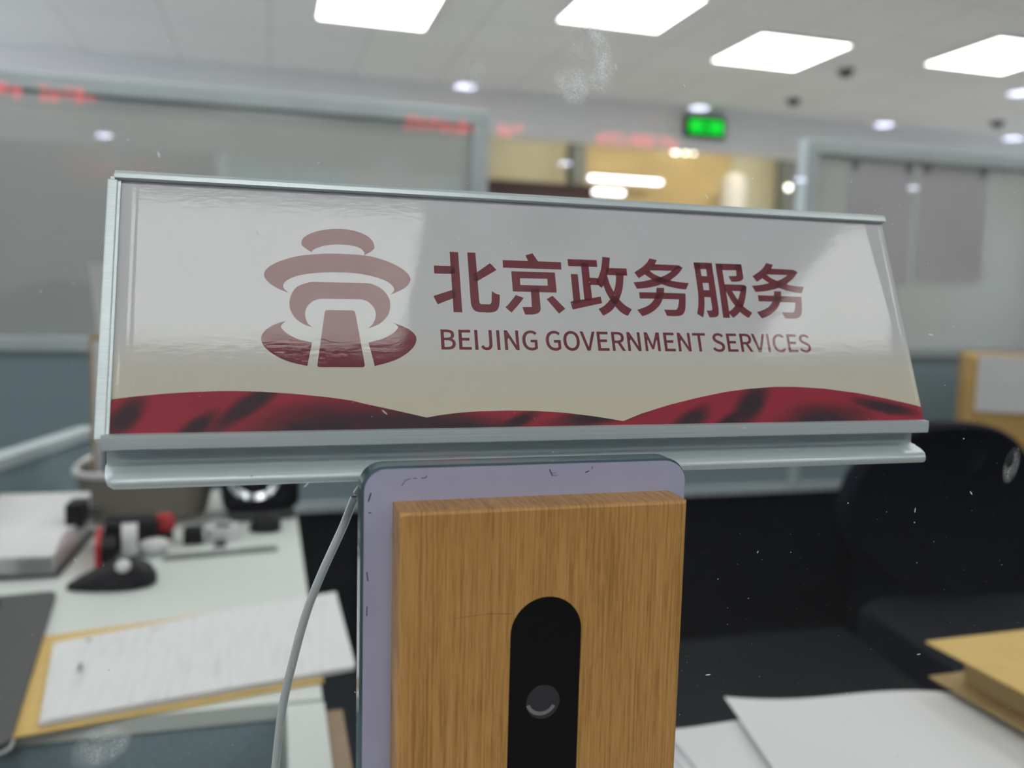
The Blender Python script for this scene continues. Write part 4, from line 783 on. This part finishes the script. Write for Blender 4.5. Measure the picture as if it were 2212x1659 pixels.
# ------------------------------------------------------------------ right counter: paper pile and kraft folders
rp_ = empty('paper_pile', (.43, .2, .751), 'loose pile of curled white papers on the counter at lower right', 'papers')
def curl(x, y): return .010*math.sin((x+.05)*9+.6)*0+.012*math.exp(-((x-.03)/.09)**2)
def pile_sheet(cx, cy, ang, z, w=.285, d=.215, lift=0, mat=None, nm_='sheet', th=.0004, edge=0):
    k = MB(); ca, sa = math.cos(ang), math.sin(ang)
    def f(u, v):
        x, y = (u-.5)*w, (v-.5)*d
        zz = z+curl(x, y)*min(1, z/.03)+lift*max(0, .35-u)**2*4
        return (cx+x*ca-y*sa, cy+x*sa+y*ca, zz)
    k.grid(f, 16, 10, th); return k.build(nm_, mat or M['paper'], rp_, smooth=False)
for i in range(9):
    z = .003+.0024*i
    pile_sheet(-.018+.0035*i+random.uniform(-.006, .006), .008+random.uniform(-.006, .006), .10-.026*i+random.uniform(-.02, .02), z, th=.0023)
pile_sheet(.012, .014, -.02, .0235, th=.0004)
pile_sheet(.045, .020, -.20, .0255, w=.26, lift=.012, nm_='top_sheet')
ks = None
for i, (x, y, ang, z, th, lab) in enumerate(((.765, .205, .03, .751, .018, 'bottom kraft folder of the stack at the right edge of the counter'), (.775, .2, -.02, .7695, .022, 'middle kraft folder of the stack at the right edge of the counter'), (.712, .19, .02, .792, .034, 'top kraft folder with smooth yellow cover, on the stack at right'))):
    e = empty('kraft_folder', (x, y, z), lab, 'folder', ang, 'kraft folders stacked at right')
    w, d = (.16, .14)
    MB().box(-w+.028, w-.005, -d+.01, d-.016, .0015, th-.002).build('pages', M['paper_edge'] if i < 2 else M['kraft_dull'], e)
    MB().box(-w, w, -d, d, th-.002, th).build('cover', M['kraft'] if i == 2 else M['kraft_dull'], e)
    MB().box(-w+.006, w, -d, d, 0, .0015).build('back_cover', M['kraft_dull'], e)

# ------------------------------------------------------------------ ceiling fittings
def panel_light(x, y, label, group=None, sx=.62, sy=.61, mat='panel'):
    e = empty('ceiling_light', (x, y, H-.001), label, 'ceiling light', 0, group)
    k = MB()
    k.box(-sx/2-.012, sx/2+.012, -sy/2-.012, -sy/2, -.012, 0); k.box(-sx/2-.012, sx/2+.012, sy/2, sy/2+.012, -.012, 0)
    k.box(-sx/2-.012, -sx/2, -sy/2, sy/2, -.012, 0); k.box(sx/2, sx/2+.012, -sy/2, sy/2, -.012, 0); k.build('frame', M['lamp_frame'], e)
    MB().box(-sx/2, sx/2, -sy/2, sy/2, -.010, -.002).build('diffuser', M[mat], e)
    return e
G1 = 'recessed ceiling panels in the office'
panel_light(.58, 4.72, 'bright square ceiling panel left of the others, cut by the top of the photo', G1)
panel_light(1.90, 4.27, 'bright square ceiling panel above the finger smudge on the glass', G1)
panel_light(3.12, 4.70, 'square ceiling panel above the green exit sign', G1)
panel_light(4.44, 4.28, 'bright square ceiling panel at the right edge of the photo', G1)
for x, y in ((-.7, 1.35), (.58, 1.75), (1.9, 1.35), (3.12, 1.75), (-.7, 4.27), (-2.0, 1.75), (-.4, 3.05), (.9, 3.05), (2.5, 3.05)):  # unseen panels added to raise the light in the office
    panel_light(x, y, 'square panel added overhead for light, in the office part of the ceiling, out of the picture', 'added fill panels overhead in the office')
for x in (-3.74, -1.87, 0, 1.87, 3.74):  # panels mirrored in the sign, plus unseen ones added to light it
    for y in (-1.52, -3.0):
        if x > 3 and y < -2: continue
        panel_light(x+(.04 if x == 1.87 else 0), y, 'recessed panel over the public hall before the glass, in a set mostly added for light, out of the picture', 'recessed panels over the public hall', .80 if x != 1.87 else .5, .56, 'panel_hall')
def downlight(x, y):
    e = empty('downlight', (x, y, H-.001), 'small round cool white downlight over the public hall, mirrored in the glass', 'ceiling light', 0, 'downlights over the public hall')
    k = MB(); k.lathe([(.080, -.004), (.096, -.004), (.098, 0), (.080, 0), (.080, -.004)], n=28, cap=False); k.build('trim_ring', M['trim_metal'], e, smooth=True)
    k = MB(); k.lathe([(.0001, -.003), (.080, -.003), (.080, -.001), (.0001, -.001)], n=28); k.build('lens', M['down'], e)
    return e
d0 = downlight(1.44, -6.33)
for x, y in ((3.42, -6.32), (5.22, -6.30), (6.70, -6.36), (8.37, -9.6), (6.61, -9.6), (5.34, -4.98), (3.40, -9.6), (1.49, -7.83), (-1.93, -7.44), (-1.70, -9.9)):
    c = copy_tree(d0); c.location = (x, y, H-.001)
def sprinkler(x, y, label):
    e = empty('smoke_detector', (x, y, H), label, 'smoke detector', 0, 'dark detectors on the office ceiling')
    k = MB(); k.lathe([(.0001, -.05), (.03, -.05), (.045, -.035), (.055, -.012), (.06, 0), (.0001, 0)], n=20); k.build('head', M['grey_dark'], e, smooth=True)
    k = MB(); k.lathe([(.06, -.006), (.075, -.004), (.078, 0), (.06, 0)], n=20); k.build('ceiling_plate', M['trim_metal'], e, smooth=True)
sprinkler(3.95, 5.78, 'dark detector on the ceiling right of the exit sign')
sprinkler(6.0, 5.85, 'dark detector on the ceiling near the right edge of the photo')
sprinkler(3.772, 4.907, 'faint small detector on the ceiling between the two right hand light panels')

# exit signs with a running figure
def exit_sign(loc, rz, label, s=1.0):
    e = empty('exit_sign', loc, label, 'exit sign', rz)
    MB().box(-.20*s, .20*s, -.02, .02, -.095*s, .095*s, .004).build('casing', M['black'], e)
    k = MB(); k.box(-.165*s, .175*s, -.0225, -.0195, -.062*s, .062*s); k.build('lit_face', M['exit_green'], e)
    k = MB()
    y0, y1 = -.0245, -.0226
    k.prism([(.012*s+.012*s*math.cos(t*PI/8), .036*s+.013*s*math.sin(t*PI/8)) for t in range(16)], y0, y1, 'Y')
    for P in ([(-.012, .026), (.016, .03), (.012, -.008), (-.016, -.012)], [(-.016, -.006), (.0, -.012), (-.028, -.05), (-.04, -.045)], [(-.004, -.01), (.012, -.008), (.034, -.026), (.034, -.055), (.022, -.055), (.022, -.032)], [(.012, .028), (.018, .02), (.044, .0), (.05, .008)], [(-.012, .026), (-.008, .016), (-.036, .006), (-.042, .018)]):
        k.prism([(a*s, b_*s) for a, b_ in P], y0, y1, 'Y')
    k.build('running_figure', M['black'], e)
    for a in (-.12, .12): MB().tube([(a*s, 0, .095*s), (a*s, 0, .14*s)], .005).build('hanger', M['steel'], e)
    return e
exit_sign((3.48, 6.33, 2.545), 0, 'green lit exit sign with a running figure on the ceiling bulkhead', .92)

# ------------------------------------------------------------------ zone beyond the bulkhead
struct(MB().box(2.2, 3.30, 9.28, 9.38, 2.33, 3.3), 'trim_4', M['cream'])
struct(MB().box(5.42, 6.05, 9.28, 9.38, 1.6, 3.3), 'trim_5', M['cream'])
struct(MB().box(3.32, 3.47, 9.10, 9.38, 0, 3.3), 'trim_6', M['post'])
struct(MB().box(6.06, 6.20, 9.10, 9.38, 0, 3.3), 'trim_7', M['post'])
mc = empty('wall_cabinet', (2.85, 9.0, 0), 'dark maroon cabinet top beyond the gap between the glass screens', 'cabinet')
MB().box(-.62, .60, -.2, .25, 0, 2.30).build('body', M['maroon_dark'], mc)
MB().box(-.64, .62, -.22, .26, 2.30, 2.345).build('top_board', M['maroon_dark'], mc)
wh = empty('water_heater', (5.28, 8.95, 0), 'white rounded tank beyond the gap left of the right glass screen', 'tank')
k = MB(); k.lathe([(.0001, 2.62), (.08, 2.61), (.125, 2.57), (.145, 2.5), (.145, .12), (.0001, .12)], n=28); k.build('tank', M['white_pl'], wh, smooth=True)
k = MB(); k.lathe([(.10, 0), (.13, .12)], n=20); k.build('foot', M['grey_dark'], wh, smooth=True)
def tube_lamp(x0, x1, z, label):
    e = empty('tube_lamp', ((x0+x1)/2, 9.1, z), label, 'lamp'); w = (x1-x0)/2
    MB().tube([(-w, 0, 0), (w, 0, 0)], .022, 12).build('tube', M['tube'], e, smooth=True)
    MB().box(-w-.02, w+.02, .024, .05, -.03, .03).build('batten', M['white_pl'], e)
    for s in (-1, 1): MB().box(s*w-.015, s*w+.015, -.02, .03, -.026, .026).build('end_cap', M['white_pl'], e)
    MB().box(-.03, .03, .05, .3, -.02, .02).build('bracket', M['steel'], e)
tube_lamp(3.50, 4.42, 2.475, 'upper long white tube lamp beyond the gap between the screens')
tube_lamp(3.50, 3.95, 2.325, 'lower short white tube lamp beyond the gap between the screens')
def spot(x, y, z, label, r=.03):
    e = empty('spot_lamp', (x, y, z), label, 'lamp', 0, 'small lamps beyond the bulkhead')
    k = MB(); k.lathe([(.0001, -r), (r*.6, -r*.8), (r, 0), (r*.6, r*.8), (.0001, r)], n=16); k.build('bulb', M['warm_lamp'], e, smooth=True)
    k = MB(); k.tube([(0, 0, r*.8), (0, 0, 3.3-z)], .004, 6); k.build('stem', M['steel'], e)
spot(4.40, 9.0, 2.84, 'leftmost of the cluster of bright lamps under the bulkhead', .018)
spot(4.53, 9.0, 2.84, 'second from left in the cluster of bright lamps under the bulkhead', .05)
spot(4.66, 9.0, 2.835, 'third from left in the cluster of bright lamps under the bulkhead', .04)
spot(4.76, 9.0, 2.83, 'rightmost of the cluster of bright lamps under the bulkhead', .03)
spot(5.04, 9.0, 2.845, 'single small lamp right of the bright cluster under the bulkhead', .02)
spot(5.92, 8.8, 2.47, 'small warm lamp beside the post of the right glass screen', .035)
spot(2.32, 8.8, 2.83, 'small pale lamp beside the post of the left glass screen', .03)
for x, y in ((3.2, 8.0), (5.2, 8.0)):  # unseen warm panels added to light the zone beyond the bulkhead
    e = empty('ceiling_light', (x, y, 3.299), 'warm square panel added for light on the high ceiling beyond the bulkhead, out of the picture', 'ceiling light', 0, 'added warm fill panels beyond the bulkhead')
    MB().box(-.30, .30, -.30, .30, -.010, -.002).build('diffuser', M['warm_fill'], e)
    k = MB(); k.box(-.32, .32, -.32, -.30, -.012, 0); k.box(-.32, .32, .30, .32, -.012, 0); k.box(-.32, -.30, -.3, .3, -.012, 0); k.box(.30, .32, -.3, .3, -.012, 0); k.build('frame', M['lamp_frame'], e)

# red ticker board in the hall behind the camera, seen mirrored in the glass
lb = empty('led_board', (.4, -6.995, 2.53), 'long black ticker board with red lights over the hall, mirrored in the glass', 'ticker board')
MB().box(-4.2, 4.4, -.04, 0, -.10, .10).build('casing', M['black'], lb)
k = MB()
def dots(x0, x1, seed):
    rr = random.Random(seed); x = x0
    while x < x1:
        w = rr.choice((.05, .06, .07))
        for q in range(4):
            if rr.random() < .75: k.box(x+rr.uniform(0, w*.3), x+w, .0005, .003, -.055+.028*q, -.055+.028*q+.017)
        x += w+.022
for a, b_, s_ in ((-2.75, -2.18, 1), (-2.05, -1.72, 2), (.68, 1.22, 3), (1.48, 1.70, 4), (2.38, 3.12, 5)): dots(a, b_, s_)
k.build('red_lights', M['led_red'], lb)
MB().box(-.05, .05, -.06, -.04, .05, .168).build('bracket', M['steel'], lb)

# ------------------------------------------------------------------ camera
F = 1845.35
yaw, pitch, roll = .27661, .10379, .02596
f = Vector((math.sin(yaw)*math.cos(pitch), math.cos(yaw)*math.cos(pitch), -math.sin(pitch)))
r0 = Vector((math.cos(yaw), -math.sin(yaw), 0)); u0_ = r0.cross(f)
r = math.cos(roll)*r0+math.sin(roll)*u0_; u = -math.sin(roll)*r0+math.cos(roll)*u0_
cd = bpy.data.cameras.new('camera'); co = bpy.data.objects.new('camera', cd); COL.objects.link(co)
co.matrix_world = Matrix(((r.x, u.x, -f.x, 0), (r.y, u.y, -f.y, -.2646), (r.z, u.z, -f.z, 1.11664), (0, 0, 0, 1)))
cd.sensor_width = 36; cd.lens = F*36/2212; cd.clip_start = .01; cd.clip_end = 60
cd.dof.use_dof = True; cd.dof.focus_distance = .300; cd.dof.aperture_fstop = cd.lens/4.0; cd.dof.aperture_blades = 0
S.camera = co

# ------------------------------------------------------------------ world and output look
w = bpy.data.worlds.new('world'); S.world = w; w.use_nodes = True
w.node_tree.nodes['Background'].inputs[0].default_value = (.6, .65, .7, 1); w.node_tree.nodes['Background'].inputs[1].default_value = .05
S.view_settings.view_transform = 'Standard'; S.view_settings.look = 'None'; S.view_settings.gamma = 1; S.view_settings.exposure = .5
S.view_settings.use_curve_mapping = False
S.cycles.use_denoising = True
for k_ in ('led_red', 'exit_green', 'warm_lamp', 'tube', 'down'): M[k_].cycles.emission_sampling = 'NONE'
S.cycles.diffuse_bounces = 5; S.cycles.glossy_bounces = 4; S.cycles.transmission_bounces = 6
S.cycles.use_adaptive_sampling = True; S.cycles.adaptive_threshold = .04
S.cycles.time_limit = 1000
S.cycles.max_bounces = 8; S.cycles.transparent_max_bounces = 16; S.cycles.sample_clamp_indirect = 6
S.cycles.caustics_reflective = False; S.cycles.caustics_refractive = False
